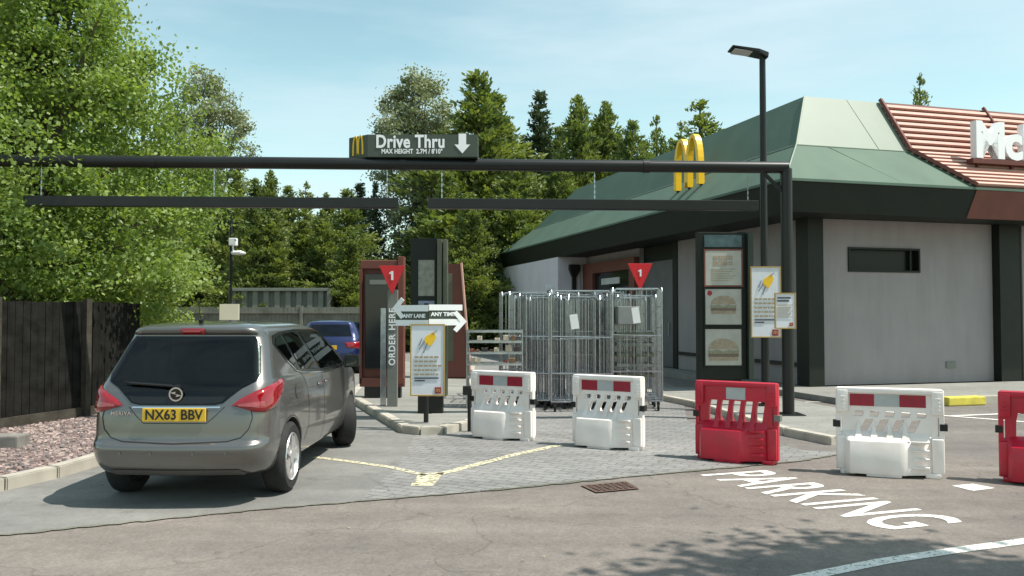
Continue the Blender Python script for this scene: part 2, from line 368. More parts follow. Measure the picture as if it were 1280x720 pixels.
# painted markings
def fl(name, mb, m, label, cat): o = build(name, mb, m); struct(o); return o
mb = MB()
mb.strip([G(1000, 508), G(1090, 513.5), G(1180, 519.5), G(1290, 528)], .10, .002)
mb.strip([G(1190, 520), G(1290, 516)], .10, .0035)
mb.strip([G(960, 731), G(1104, 702), G(1190, 689), G(1290, 675.5)], .11, .004)
mb.add([G(x, y, .004) for x, y in ((1190, 607), (1216, 604.5), (1244, 610), (1216, 613.5))], [(0,1,2,3)])
mb.strip([G(985, 503.5), G(1040, 502)], .06, .0035)
fl('painted_lines', mb, M_line, '', '')
mb = MB(); o0 = G(874, 594); ex = (G(1092, 658)-o0); ey = (G(958, 588)-o0)
tmp = MB().text('PARKING', 1.0, Matrix(), depth=0.0, bold=.012, align='LEFT', sp=1.05)
xs = [v.x for v in tmp.v]; ys = [v.y for v in tmp.v]
for i, v in enumerate(tmp.v):
    u = (v.x-min(xs))/(max(xs)-min(xs))*1.06; t = (v.y-min(ys))/(max(ys)-min(ys)); p = o0+ex*u+ey*t; tmp.v[i] = Vector((p.x, p.y, .004))
fl('parking_lettering', tmp, M_line, '', '')
mb = MB()
def gp(l, z): return [G(x, y, z) for x, y in l]
mb.add(gp([(513, 607), (524, 592), (556, 590), (541, 607)], .0085), [(0,1,2,3)])
mb.strip(gp([(700, 556), (640, 569), (590, 582), (548, 593)], .0085), .11)
mb.strip(gp([(392, 571), (440, 577), (490, 584), (532, 594)], .0085), .085)
fl('worn_cream_marking', mb, M_yline, '', '')
rj = random.Random(8)
mb = MB(); pts = []
for i in range(len(bl)-1):
    for k in range(14): pts.append(bl[i].lerp(bl[i+1], k/14))
top_ = [p+Vector((rj.uniform(-.02,.02), rj.uniform(.0,.05), .0085)) for p in pts]; bot_ = [p+Vector((rj.uniform(-.02,.02), -rj.uniform(.0,.045), .0085)) for p in pts]
mb.add(top_+bot_, [(i, i+1, i+1+len(pts), i+len(pts)) for i in range(len(pts)-1)])
struct(build('surface_joint', mb, ground_mat('joint_grit', (.30,.285,.24), (.16,.165,.12), speck=.4)))
# yellow kerb end by the pavement
K1, K2 = G(1184, 512), G(1229, 508)
# drain
g = thing('drain_grate', 'rusty square iron drain grate set in the tarmac', 'drain', G(762, 609))
cs = [G(x, y) for x, y in ((726, 608), (782, 602.5), (799, 612), (745, 617))]
mb = MB(); mb.add([c+Vector((0,0,.003)) for c in cs], [(0,1,2,3)]); build('pit_shade', mb, mat('pit_shade_black', (.008,.007,.006), .9, var=0), g)  # flat black sheet painted for the darkness below the bars, no hole
mb = MB()
def q2(u, v, z): return cs[0].lerp(cs[1], u).lerp(cs[3].lerp(cs[2], u), v)+Vector((0,0,z))
for i in range(8):
    u = (i+.5)/8
    mb.add([q2(u-.02, .04, .008), q2(u+.02, .04, .008), q2(u+.02, .96, .008), q2(u-.02, .96, .008)], [(0,1,2,3)])
for i in range(6):
    u = (i+.5)/6
    mb.add([q2(.04, u-.03, .01), q2(.04, u+.03, .01), q2(.96, u+.03, .01), q2(.96, u-.03, .01)], [(0,1,2,3)])
for a, b in (((0,0),(1,.05)), ((0,.95),(1,1)), ((0,.05),(.04,.95)), ((.96,.05),(1,.95))):
    mb.add([q2(a[0],a[1],.012), q2(b[0],a[1],.012), q2(b[0],b[1],.012), q2(a[0],b[1],.012)], [(0,1,2,3)])
build('grille', mb, mat('rusty_iron', (.12, .07, .05), .7, var=.4, vs=30), g)

# ------------------------------------------------------------------ restaurant building
C0 = Vector((6.04, 17.1, 0)); U = Vector((.9615, .2747, 0)); V = Vector((-.2747, .9615, 0))
def B(u, v, z): return C0+U*u+V*v+Vector((0,0,z))
BX = Matrix(((U.x, V.x, 0, C0.x), (U.y, V.y, 0, C0.y), (0,0,1,0), (0,0,0,1)))
mb = MB(); mb.xf = BX
mb.box((-.9, -2.5, 0), (30, .0, .11)); mb.box((-.9, 0, 0), (0, 12.6, .11))
struct(build('pavement', mb, M_path, bevel=.01))
mb = MB(); mb.xf = BX; mb.box((-.9, -2.63, -.02), (30, -2.505, .125)); struct(build('pavement_kerb', mb, M_kerb, bevel=.012))
mb = MB(); a = BX.inverted() @ G(1184, 510, .05); b_ = BX.inverted() @ G(1232, 507, .05)
mb.xf = BX; mb.cbox((.75, -2.86, 0), (1.55, -2.635, .15), .02)
tag(build('painted_kerb_stone', mb, mat('yellow_kerb_paint', (.62, .52, .08), .7, var=.15, vs=8)), 'yellow painted kerb stone along the pavement by the white wall', 'kerb stone')

bld = thing('restaurant_building', 'single storey white walled restaurant with green mansard roof and red slatted front', 'building', tuple(C0), math.atan2(U.y, U.x))
def bp(name, mb, m, parent=bld, **k): return build(name, mb, m, parent, local=True, **k)
TZ = 3.58
mb = MB()
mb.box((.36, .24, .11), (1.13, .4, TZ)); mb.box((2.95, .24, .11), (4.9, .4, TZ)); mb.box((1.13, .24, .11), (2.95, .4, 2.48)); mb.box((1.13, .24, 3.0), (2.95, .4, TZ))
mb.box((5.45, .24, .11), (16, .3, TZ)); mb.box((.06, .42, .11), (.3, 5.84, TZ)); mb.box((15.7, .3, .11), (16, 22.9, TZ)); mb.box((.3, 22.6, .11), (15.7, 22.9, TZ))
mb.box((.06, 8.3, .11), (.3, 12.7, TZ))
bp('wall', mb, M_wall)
bp('bay_wall', MB().box((-1.0, 12.7, 0), (.055, 22.9, TZ-.02)), M_baylit)
for pa_, pb_ in (((0, 0, .11), (.36, .42, TZ)), ((4.9, .03, .11), (5.45, .5, TZ)), ((10.2, .03, .11), (10.6, .5, TZ)), ((.03, 5.84, .11), (.31, 6.1, TZ))): bp('pillar', MB().box(pa_, pb_), M_dkgreen)
bp('recess_wall', MB().box((.2, 6.1, .11), (.35, 8.3, TZ)), M_dkgreen)
bp('rail', MB().box((.02, .43, .5), (.058, 5.8, .58)), M_black); bp('rail', MB().box((.02, .43, 1.75), (.058, 1.0, 1.83)), M_black)
wn = MB(); wn.box((1.13, .36, 2.48), (2.95, .38, 3.0)); 
wobj = bp('window', wn, M_slot)
mb = MB(); mb.box((1.13, .21, 2.48), (1.17, .36, 3.0)); mb.box((2.91, .21, 2.48), (2.95, .36, 3.0)); mb.box((1.17, .21, 2.96), (2.91, .36, 3.0)); mb.box((1.17, .21, 2.48), (2.91, .36, 2.52)); mb.box((2.74, .28, 2.52), (2.78, .36, 2.96))
bp('frame', mb, M_dkgreen, wobj)
# serving window with terracotta surround
mb = MB(); mb.box((-.12, 11.7, .11), (.05, 12.6, 3.3)); mb.box((-.12, 8.7, 2.95), (.05, 11.7, 3.3)); mb.box((-.12, 8.3, .11), (.05, 8.7, 3.3))
bp('serving_surround', mb, M_terra)
sw = bp('window', MB().box((-.02, 8.7, 1.0), (.04, 11.7, 2.95)), M_screen)
bp('blind', MB().box((-.04, 9.6, 2.55), (-.022, 11.1, 2.75)), mat('white_blind', (.55, .56, .55), .6), sw)
bp('panel', MB().box((-.02, 8.7, .11), (.05, 11.7, 1.0)), M_dkgreen)
d = bp('door', MB().box((.12, 6.25, .11), (.198, 8.1, 3.1)), mat('grey_door', (.13, .13, .135), .5))
bp('handle', MB().tube([(.08, 6.45, 1.0), (.08, 6.45, 1.35)], .015), M_steel, d)
# eaves: slanted fascia and soffit
E0, E1, EV1, EU1 = -1.15, -.95, 19.9, 17.2
ez, fz = 4.13, 3.56
mb = MB()
mb.add([(E0,E1,ez),(EU1,E1,ez),(EU1,EV1,ez),(E0,EV1,ez),(E0+.16,E1+.16,fz),(EU1-.16,E1+.16,fz),(EU1-.16,EV1-.16,fz),(E0+.16,EV1-.16,fz)], [(0,1,5,4),(1,2,6,5),(2,3,7,6),(3,0,4,7)])
mb.add([(E0+.16,E1+.16,fz),(EU1-.16,E1+.16,fz),(EU1-.16,.0,fz),(E0+.16,.0,fz)], [(0,1,2,3)])
mb.add([(E0+.16,0,fz+.001),(.3,0,fz+.001),(.3,EV1-.16,fz+.001),(E0+.16,EV1-.16,fz+.001)], [(0,1,2,3)])
mb.mi = 1; mb.add([(3.32,E1-.012,ez-.005),(EU1,E1-.012,ez-.005),(EU1,E1+.15,fz-.005),(3.2,E1+.15,fz-.005)], [(0,1,2,3)])
bp('fascia', mb, [M_fascia, M_terra])
mb = MB(); mb.box((E0-.03, E1-.03, ez), (EU1+.03, E1+.05, ez+.05)); mb.box((E0-.03, E1+.05, ez), (E0+.05, EV1, ez+.05)); bp('gutter', mb, M_roof)
b1, b2, bz, tz = .78, 1.45, 5.0, 6.2
a0, a1 = (E0, E1), (E0+b1, E1+b1); a2 = (E0+b2, E1+b2)
ve0, ve1, ve2 = EV1, EV1-2.6, 14.4
zz = ez+.05
rf = MB()
# lower ring
rf.add([(a0[0],a0[1],zz),(EU1,a0[1],zz),(EU1-b1,a1[1],bz),(a1[0],a1[1],bz)], [(0,1,2,3)])
rf.add([(a0[0],ve0,zz),(a0[0],a0[1],zz),(a1[0],a1[1],bz),(a1[0],ve1,bz)], [(0,1,2,3)])
rf.add([(EU1,ve0,zz),(a0[0],ve0,zz),(a1[0],ve1,bz),(EU1-b1,ve1,bz)], [(0,1,2,3)])
rf.add([(EU1,a0[1],zz),(EU1,ve0,zz),(EU1-b1,ve1,bz),(EU1-b1,a1[1],bz)], [(0,1,2,3)])
# upper ring
rf.add([(a1[0],ve1,bz),(a1[0],a1[1],bz),(a2[0],a2[1],tz),(a2[0],ve2,tz)], [(0,1,2,3)])
rf.add([(EU1-b1,ve1,bz),(a1[0],ve1,bz),(a2[0],ve2,tz),(EU1-b2,ve2,tz)], [(0,1,2,3)])
rf.add([(EU1-b1,a1[1],bz),(EU1-b1,ve1,bz),(EU1-b2,ve2,tz),(EU1-b2,a2[1],tz)], [(0,1,2,3)])
rf.add([(a2[0],a2[1],tz),(EU1-b2,a2[1],tz),(EU1-b2,ve2,tz),(a2[0],ve2,tz)], [(0,1,2,3)])
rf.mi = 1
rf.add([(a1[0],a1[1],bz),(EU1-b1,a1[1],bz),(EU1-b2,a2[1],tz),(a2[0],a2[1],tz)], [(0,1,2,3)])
roof = bp('roof', rf, [M_roof, M_sheentrim])
# fold lines / standing seams
mb = MB()
def lerp3(a, b, t): return tuple(a[i]+(b[i]-a[i])*t for i in range(3))
mb.tube([(a0[0],a0[1],zz+.01),(a1[0],a1[1],bz+.01),(a2[0],a2[1],tz+.01)], .018, 6)
mb.tube([(1.35,a2[1],tz),(1.62,a1[1],bz+.004)], .008, 5); mb.tube([(.35,a1[1],bz+.006),(1.55,a0[1]+.01,zz+.006)], .006, 5)
mb.tube([(a1[0],a1[1],bz+.004),(EU1-b1,a1[1],bz+.004)], .014, 6); mb.tube([(a1[0],a1[1],bz+.004),(a1[0],ve1,bz+.004)], .014, 6)
bp('ridge_trim', mb, M_sheentrim, roof)
# red louvred screen over the front roof, left edge raking down to the right
def FR(u, t):       # t in 0..1 lower slope, 1..2 upper slope
    if t <= 1: return Vector((u, a0[1]+b1*t, zz+(bz-zz)*t))
    t -= 1; return Vector((u, a1[1]+(b2-b1)*t, bz+(tz-bz)*t))
def uL(t, o=0): return (3.32+(2.38-3.32)*t if t <= 1 else 2.38+(2.2-2.38)*(t-1))+o
nlo = Vector((0, -(bz-zz), b1)).normalized(); nup = Vector((0, -(tz-bz), b2-b1)).normalized()
scr = bp('slat_backing', MB().add([FR(uL(0),0)+nlo*.015, FR(16.2,0)+nlo*.015, FR(16.2,1)+nlo*.015, FR(uL(1),1)+nlo*.015], [(0,1,2,3)]).add([FR(uL(1),1.0)+nup*.015, FR(16.2,1.0)+nup*.015, FR(16.2,2)+nup*.015, FR(uL(2),2)+nup*.015], [(0,1,2,3)]), M_slatback)
def slat(mb, t, n, h=.032, dp=.075):
    p = FR(0, t); s0 = FR(0, min(t+.02, 2 if t > 1 else 1)); d = (FR(0, t+.01 if t < 1.98 else t)-FR(0, t-.01)).normalized()
    u0, u1 = uL(t), 16.2
    A = [p+n*.02-d*h, p+n*(.02+dp)-d*h, p+n*(.02+dp)+d*h, p+n*.02+d*h]
    mb.add([(u0, q.y, q.z) for q in A]+[(u1, q.y, q.z) for q in A], [(0,1,5,4),(1,2,6,5),(2,3,7,6),(3,0,4,7),(0,3,2,1),(4,5,6,7)])
mb = MB()
for i in range(8): slat(mb, 1.06+i*.118, nup, .035, .06)
for i in range(9): slat(mb, .06+i*.108, nlo, .028, .06)
bp('slat', mb, M_slat, scr)
def rib(du, w_=.05):
    mb = MB()
    for t0, t1, n in ((0, 1, nlo), (1, 2.03, nup)):
        p, q = FR(uL(t0, du), t0), FR(uL(min(t1,2), du), min(t1,2))
        if t1 > 2: q = q+(q-p)*.02
        mb.tube([p+n*.07, q+n*.07], w_, 4)
    bp('rib', mb, M_terra, scr)
rib(-.02); rib(2.75, .045); rib(5.5, .045); rib(8.25, .045)
bp('downpipe', MB().tube([(5.6, .16, 3.56), (5.6, .16, .12)], .045, 8), M_black)
bp('downpipe', MB().tube([(-.03, 3.4, 3.56), (-.03, 3.4, .12)], .045, 8), M_black)
bp('vent_grille', MB().box((3.6, .215, .42), (3.85, .238, .56)), M_grey)
# flat roofed back yard part
mb = MB(); mb.box((-2.2, 19.95, 3.62), (16.2, 23.3, 3.86)); bp('flat_roof', mb, M_fascia)
mb = MB(); mb.box((-2.0, 20.6, 0), (-1.02, 20.75, 3.6)); bp('yard_wall', mb, M_fascia)
# rainwater hopper on the bay
h = bp('rainwater_hopper', MB().loft([[(-.62,12.5,3.3),(-.25,12.5,3.3),(-.25,12.69,3.3),(-.62,12.69,3.3)],[(-.62,12.5,3.12),(-.25,12.5,3.12),(-.25,12.69,3.12),(-.62,12.69,3.12)],[(-.5,12.58,2.85),(-.37,12.58,2.85),(-.37,12.69,2.85),(-.5,12.69,2.85)],[(-.5,12.58,.1),(-.37,12.58,.1),(-.37,12.69,.1),(-.5,12.69,.1)]]), M_black)
bp('conduit', MB().tube([(-.12,12.66,3.3),(-.2,12.66,3.22),(-.2,12.66,.2)], .02, 6), mat('grey_conduit', (.35,.35,.34), .5))

# big white letters (first two in view) on their rail
lt = thing('roof_lettering', 'large white three dimensional letters standing on the red slatted roof', 'sign letters', tuple(B(3.9, -.4, 4.9)), math.atan2(U.y, U.x))
LM = boardM(B(3.55, -.62, 5.20), U)
tm = MB().text('McDonald\'s', 1.05, LM, depth=.16, bold=.035, align='LEFT', sp=.96)
build('letters', tm, M_letter, lt)
mb = MB(); mb.xf = BX; mb.box((3.5, -.7, 4.74), (10.2, -.52, 4.84)); 
for k in range(8): mb.box((3.7+k*.9, -.6, 4.6), (3.76+k*.9, -.3, 4.75))
build('rail', mb, M_slatback, lt)

# golden arches on the left slope
def arches(w_, h_, th, n=18):        # outline of a two-arch letter, origin bottom centre
    out_ = []
    def arch(cx, rw, up, rev=False):
        pts = [(cx+rw*math.cos(math.pi-math.pi*i/n), up*math.sin(math.pi*i/n)**.62) for i in range(n+1)]
        return pts
    # arches
    outer = arch(-w_/4, w_/4+th/2*.6, h_)+arch(w_/4, w_/4+th/2*.6, h_)
    L1 = [p for p in arch(-w_/4, w_/4+th*.3, h_) if p[0] <= 0]; R1 = [(-x, y) for x, y in reversed(L1)]
    I1 = [p for p in arch(-w_/4, w_/4-th*.7, h_-th*.75)]
    bl_ = [(-th*.45, h_*.12)]; 
    loop = L1+R1+[(w_/2+th*.3, 0)]
    iR = [(-x, y) for x, y in I1]     # right inner from right to left
    loop = L1+R1+iR+[(th*.3, h_*.1), (-th*.3, h_*.1)]+list(reversed(I1))
    return loop
ar = thing('golden_arches', 'yellow double arch emblem standing on the green roof slope', 'sign', tuple(B(-.75, 3.7, 4.55)))
M_ = boardM(B(-.72, 3.72, 4.68), -V)
build('arches', MB().shape([arches(1.22, 1.26, .13)], M_, depth=.15), M_yellow, ar)
for vv in (3.1, 3.7, 4.3):
    mb = MB(); mb.xf = BX; mb.box((-.74, vv-.02, 4.45), (-.70, vv+.02, 4.72)); build('bracket', mb, M_black, ar)
# ------------------------------------------------------------------ gantry, lamps
gy1, gy0 = 12.6, 12.0; gz = 3.80
xr = 4.13
gt = thing('height_gantry', 'black steel tube gantry spanning the drive thru entrance', 'gantry', (xr, gy1, 0))
xl = -7.75
def gl(x): return gy0+(gy1-gy0)*(x-xl)/(xr-xl)
mb = MB(); mb.tube([(xl-.1, gl(xl-.1), gz), (xr+.02, gy1, gz)], .088, 20); cbar = build('crossbar', mb, M_black, gt, smooth=True)
for fx in (-5.2, -1.6, 2.0):
    build('joint_collar', MB().tube([(fx-.05, gl(fx-.05), gz), (fx+.05, gl(fx+.05), gz)], .098, 20), M_black, cbar)
for x, nm in ((xr, 0), (xl, 1)):
    mb = MB(); y = gl(x); mb.tube([(x, y, .0), (x, y, gz-.02)], .088, 20); 
    mb.cbox((x-.2, y-.2, .0), (x+.2, y+.2, .11), .01); s_ = -1 if x > 0 else 1
    mb.tube([(x, y, gz-.42), (x+s_*.4, gl(x+s_*.4), gz-.03)], .03, 8)
    build('post', mb, M_black, gt, smooth=True)
for (pa, pb) in (((30, 254), (497, 254)), ((535, 255), (948, 255))):
    xa = (pa[0]-640)/F_PX*gl(-6); xb = (pb[0]-640)/F_PX*gl(0)
    xa = (pa[0]-640)/F_PX*gl(xa); xb = (pb[0]-640)/F_PX*gl(xb); hz = CAM_H+(392-254.5)/F_PX*12.35
    hb = build('hanging_bar', MB().cbox((xa, -.07, hz-.075), (xb, .07, hz+.075), .01), M_black, gt, local=False)
    # follow the line of the crossbar
    for v in hb.data.vertices:
        wv = MW[gt.name] @ v.co; v.co.y += gl(wv.x)
    for f in (.04, .5, .97):
        x = xa+(xb-xa)*f; y = gl(x); mb = MB(); z = gz-.085; k = 0
        while z > hz+.08:
            if k % 2: mb.box((x-.007, y-.003, z-.045), (x+.012, y+.004, z))
            else: mb.box((x-.003, y-.007, z-.045), (x+.003, y+.007, z))
            z -= .04; k += 1
        build('chain', mb, M_steel, hb)
# height sign box with turned end
ds = thing('height_sign', 'dark green drive thru height sign box on the gantry crossbar', 'sign', (P(520, 205, 12.3).x, 12.3, gz+.09))
zb, zt = gz+.085, P(520, 168, 12.2).z
A_ = P(459, 200, 12.2); B_ = P(597, 200, 12.2); C_ = P(436, 200, 12.45)
mb = MB(); mb.prism([(C_.x, C_.y), (A_.x, A_.y), (B_.x, B_.y), (B_.x, B_.y+.32), (C_.x+.02, C_.y+.1)], zb, zt); build('housing', mb, M_signgreen, ds, bevel=.006)
hh = zt-zb; bw = B_.x-A_.x
mb = MB(); mb.text('Drive Thru', .262, boardM((A_.x+bw*.39, 12.2-.003, zb+hh*.66)), .006, bold=.007, sx=.80, sp=1.06)
mb.text('MAX HEIGHT  2.7M / 8\'10"', .093, boardM((A_.x+bw*.405, 12.2-.003, zb+hh*.24)), .006, bold=.0025, sx=.80, sp=1.05)
build('lettering', mb, M_letter, ds); mb = MB()
ax_ = A_.x+bw*.862; az = zb+hh*.58
mb.shape([[(-.055,.15),(.055,.15),(.055,-.01),(.115,-.01),(0,-.14),(-.115,-.01),(-.055,-.01)]], boardM((ax_, 12.2-.003, az)), .006)
build('arrow', mb, M_letter, ds)
r_ = (A_-C_).normalized(); r_.z = 0
build('emblem', MB().shape([arches(.22, .29, .03)], boardM(((A_.x+C_.x)/2, (A_.y+C_.y)/2-.002, zb+.06)+Vector() if False else ((A_.x+C_.x)/2, (A_.y+C_.y)/2-.004, zb+.05), r_), .012), M_yellow, ds)

lp = thing('lamp_post', 'tall black lamp post with flat tilted head beside the gantry', 'street lamp', G(957, 514))
q = G(957, 514); Yp = q.y; top = P(951, 70, Yp)
mb = MB(); mb.tube([(q.x, Yp, 0), (q.x, Yp, 2.2), (q.x, Yp, top.z)], [.072, .062, .05], 14); mb.cbox((q.x-.14, Yp-.14, 0), (q.x+.14, Yp+.14, .12), .01)
build('pole', mb, M_black, lp, smooth=True)
mb = MB(); hx = q.x; z = top.z
mb.xf = Matrix.Translation((hx, Yp, z)) @ Matrix.Rotation(R(8), 4, 'Y')
mb.loft([[(.08,-.09,-.04),(.08,.09,-.04),(.08,.09,.05),(.08,-.09,.05)],[(-.1,-.17,.0),(-.1,.17,.0),(-.1,.17,.06),(-.1,-.17,.06)],[(-.55,-.17,.035),(-.55,.17,.035),(-.55,.17,.06),(-.55,-.17,.06)]])
build('lamp_head', mb, M_black, lp, bevel=.008)
mb = MB(); mb.xf = Matrix.Translation((hx, Yp, z)) @ Matrix.Rotation(R(8), 4, 'Y'); mb.box((-.5,-.14,.005),(-.2,.14,.016)); build('lens', mb, mat('lamp_lens', (.5,.5,.48), .3), lp)
q = P(170, 140, 22)
l2 = thing('lamp_post', 'black lamp head poking out of the large bright green tree', 'street lamp', (q.x, 22, 0))
mb = MB(); mb.tube([(q.x+.2, 22, 0), (q.x+.2, 22, q.z)], .05, 10); build('pole', mb, M_black, l2, smooth=True)
build('lamp_head', MB().cbox((q.x-.4, 21.82, q.z-.03), (q.x+.3, 22.18, q.z+.08), .02), M_black, l2)
# cctv mast
q = P(288, 392, 26); cc = thing('cctv_mast', 'thin black mast with white security camera before the conifers', 'camera mast', (q.x, 26, 0))
mb = MB(); mb.tube([(q.x, 26, 0), (q.x, 26, P(287, 262, 26).z)], .05, 10); build('mast', mb, M_black, cc, smooth=True)
c1, c2_ = P(291, 303, 25.9), P(303, 316, 25.9)
mb = MB(); mb.cbox((c1.x-.1, 25.8, c1.z-.1), (c1.x+.13, 26.0, c1.z+.13), .02); mb.tube([(c1.x, 25.9, c1.z-.1), (c1.x+.02, 25.9, c2_.z+.05), (c1.x-.05, 25.9, c2_.z)], .03, 8)
mb.tube([(c2_.x-.32, 25.9, c2_.z), (c2_.x-.05, 25.88, c2_.z), (c2_.x+.1, 25.87, c2_.z-.02)], [.06, .075, .03], 12)
build('camera', mb, M_white, cc)
a, b = P(275, 380, 25.9), P(299, 400, 25.9)
tag(build('blank_sign', MB().box((a.x, 25.86, b.z), (b.x, 25.9, a.z)), mat('cream_sign', (.85,.80,.62), .5, var=.03)), 'small blank cream board fixed on the thin mast above the silver car', 'sign')

# ------------------------------------------------------------------ posters and drive thru furniture
def poster_parts(t, x0, x1, z0, z1, Y, big=True, rdir=(1,0,0)):
    M0 = boardM(((x0+x1)/2, Y, (z0+z1)/2), rdir); w_ = (x1-x0); h_ = (z1-z0); hw, hh_ = w_/2, h_/2
    b_ = .018
    def lift(d): return M0 @ Matrix.Translation((0, 0, d))
    fr = MB().shape([rect(-hw, -hh_, hw, hh_), rect(-hw+b_, -hh_+b_, hw-b_, hh_-b_)], lift(0), .03); build('frame', fr, M_ochre, t)
    sh_ = build('sheet', MB().shape([rect(-hw+b_, -hh_+b_, hw-b_, hh_-b_)], lift(-.002), .016), M_paperwhite, t)
    tx = MB(); dk = MB()
    if big:
        lines = [(.09, .9), (.03, .78), (-.03, .86), (-.09, .72), (-.15, .8)]
        for yy, ww in lines:
            x = -hw*.72*1
            rnd = random.Random(int(yy*1000)+5); xx = -hw*.75
            while xx < hw*.75*ww:
                l_ = rnd.uniform(.02, .07)*w_*2; tx.shape([rect(xx, yy*h_-.012*h_-.05*h_, min(xx+l_, hw*.8), yy*h_+.012*h_-.05*h_)], lift(.012), .004); xx += l_+.03*w_
        for yy, ww in ((-.25, .7), (-.285, .3)):
            dk.shape([rect(-hw*.75, yy*h_-.01*h_, -hw*.75+w_*ww, yy*h_+.008*h_)], lift(.012), .004)
        em = MB().shape([[(-.02,.22),(.06,.20),(.12,.27),(.16,.33),(.10,.40),(.03,.36),(-.04,.33),(-.06,.27)]], lift(.012) @ Matrix.Diagonal((w_*1.6, h_*.98, 1, 1)), .005)
        build('picture', em, M_yellow, t)
        stx = MB()
        for a_, b2_ in (((-.05,.26),(-.16,.15)), ((.0,.24),(-.07,.10)), ((.08,.36),(.17,.41)), ((-.1,.3),(-.15,.2))):
            p0 = lift(.016) @ Vector((a_[0]*w_*1.6, a_[1]*h_, 0)); p1 = lift(.016) @ Vector((b2_[0]*w_*1.6, b2_[1]*h_, 0)); stx.tube([p0, p1], .006, 4)
        build('picture_strokes', stx, mat('slate_stroke', (.12,.14,.2), .6, var=0), t)
    else:
        for yy, ww in ((.36, .62), (.28, .55)): dk.shape([rect(-hw*.75, yy*h_-.025*h_, -hw*.75+w_*ww, yy*h_+.02*h_)], lift(.012), .004)
        for k in range(7): tx.shape([rect(-hw*.75, (.16-k*.055)*h_-.004, hw*(.7-.15*(k % 3)), (.16-k*.055)*h_+.004)], lift(.012), .003)
    build('print', tx, M_text, t); build('heading', dk, M_textdk, t)
    s2 = .055*h_ if big else .06*h_
    lx, lz = hw-.04-s2, -hh_+.05+s2*.5
    build('logo_square', MB().shape([rect(lx-s2*.8, lz-s2*.8, lx+s2*.8, lz+s2*.8)], lift(.012), .004), M_dkred, t)
    build('logo_arches', MB().shape([arches(s2*1.0, s2*.9, s2*.2, 8)], lift(.016) @ Matrix.Translation((lx, lz-s2*.45, 0)), .004), M_ochre, t)
def poster(name, label, box, Y, big=True):
    a, b = P(box[0], box[1], Y), P(box[2], box[3], Y)
    t = thing(name, label, 'notice', ((a.x+b.x)/2, Y, b.z)); poster_parts(t, a.x, b.x, b.z, a.z, Y, big); return t
poster('notice_board', 'tall ochre framed notice tied to the lamp post right of the menu board', (938, 333, 977, 422), G(957, 514).y-.11)
poster('notice_board', 'small ochre framed notice fixed to the right hand gantry post', (968, 366, 995, 411), gy1-.13, False)

iz = .10
# any lane any time sign on its black post with the poster below
yy = G(534, 528, iz).y
px = P(533, 400, yy).x
tp = thing('lane_sign', 'folded sign with opposite arrows reading any lane any time on a black post', 'sign', (px, yy, iz))
z0, z1 = P(0, 409, yy).z, P(0, 379, yy).z
build('post', MB().tube([(px, yy, iz), (px, yy, z1)], .035, 8), M_black, tp)
fold = Vector((P(536, 400, yy-.1).x, yy-.1, 0))
Lp = Vector((P(493, 400, yy+.12).x, yy+.12, 0)); Rp = Vector((P(581, 400, yy+.02).x, yy+.04, 0))
def halfsign(a, b, left):
    r = (b-a); wd = r.length; r.normalize(); M0 = boardM(((a.x+b.x)/2, (a.y+b.y)/2, (z0+z1)/2), r); hw = wd/2; H_ = z1-z0
    x0_, x1_ = (-hw+.03, hw) if left else (-hw, hw-.06)
    build('board', MB().shape([rect(x0_, -H_*.42, x1_, H_*.42)], M0, .02), M_signgreen, tp)
    mk = MB(); Mf = M0 @ Matrix.Translation((0, 0, .014))
    t_ = .045
    if left:
        mk.shape([rect(-hw+.02, H_*.16, hw, H_*.42)], Mf, .008); mk.shape([rect(x0_, -H_*.44, hw, -H_*.2)], Mf, .008)
        cy = H_*.29; mk.shape([[(-hw-.02, cy), (-hw+.12, cy+.15), (-hw+.17, cy+.11), (-hw+.07, cy), (-hw+.17, cy-.11), (-hw+.12, cy-.15)]], Mf @ Matrix.Translation((0,0,.006)), .01)
        tx = MB().text('ANY LANE', .074, Mf @ Matrix.Translation((.05, -.012, 0)), .006, bold=.003)
    else:
        mk.shape([rect(-hw, H_*.2, hw-.04, H_*.44)], Mf, .008); mk.shape([rect(-hw, -H_*.42, hw-.03, -H_*.16)], Mf, .008)
        cy = -H_*.26; mk.shape([[(hw+.02, cy), (hw-.12, cy+.15), (hw-.17, cy+.11), (hw-.07, cy), (hw-.17, cy-.11), (hw-.12, cy-.15)]], Mf @ Matrix.Translation((0,0,.006)), .01)
        tx = MB().text('ANY TIME', .074, Mf @ Matrix.Translation((-.06, .012, 0)), .006, bold=.003)
    build('arrow', mk, M_letter, tp); build('lettering', tx, M_letter, tp)
halfsign(Lp, fold, True); halfsign(fold, Rp, False)
poster('notice_board', 'tall ochre framed notice on the black post under the any lane sign', (513, 405, 556, 495), yy-.16)

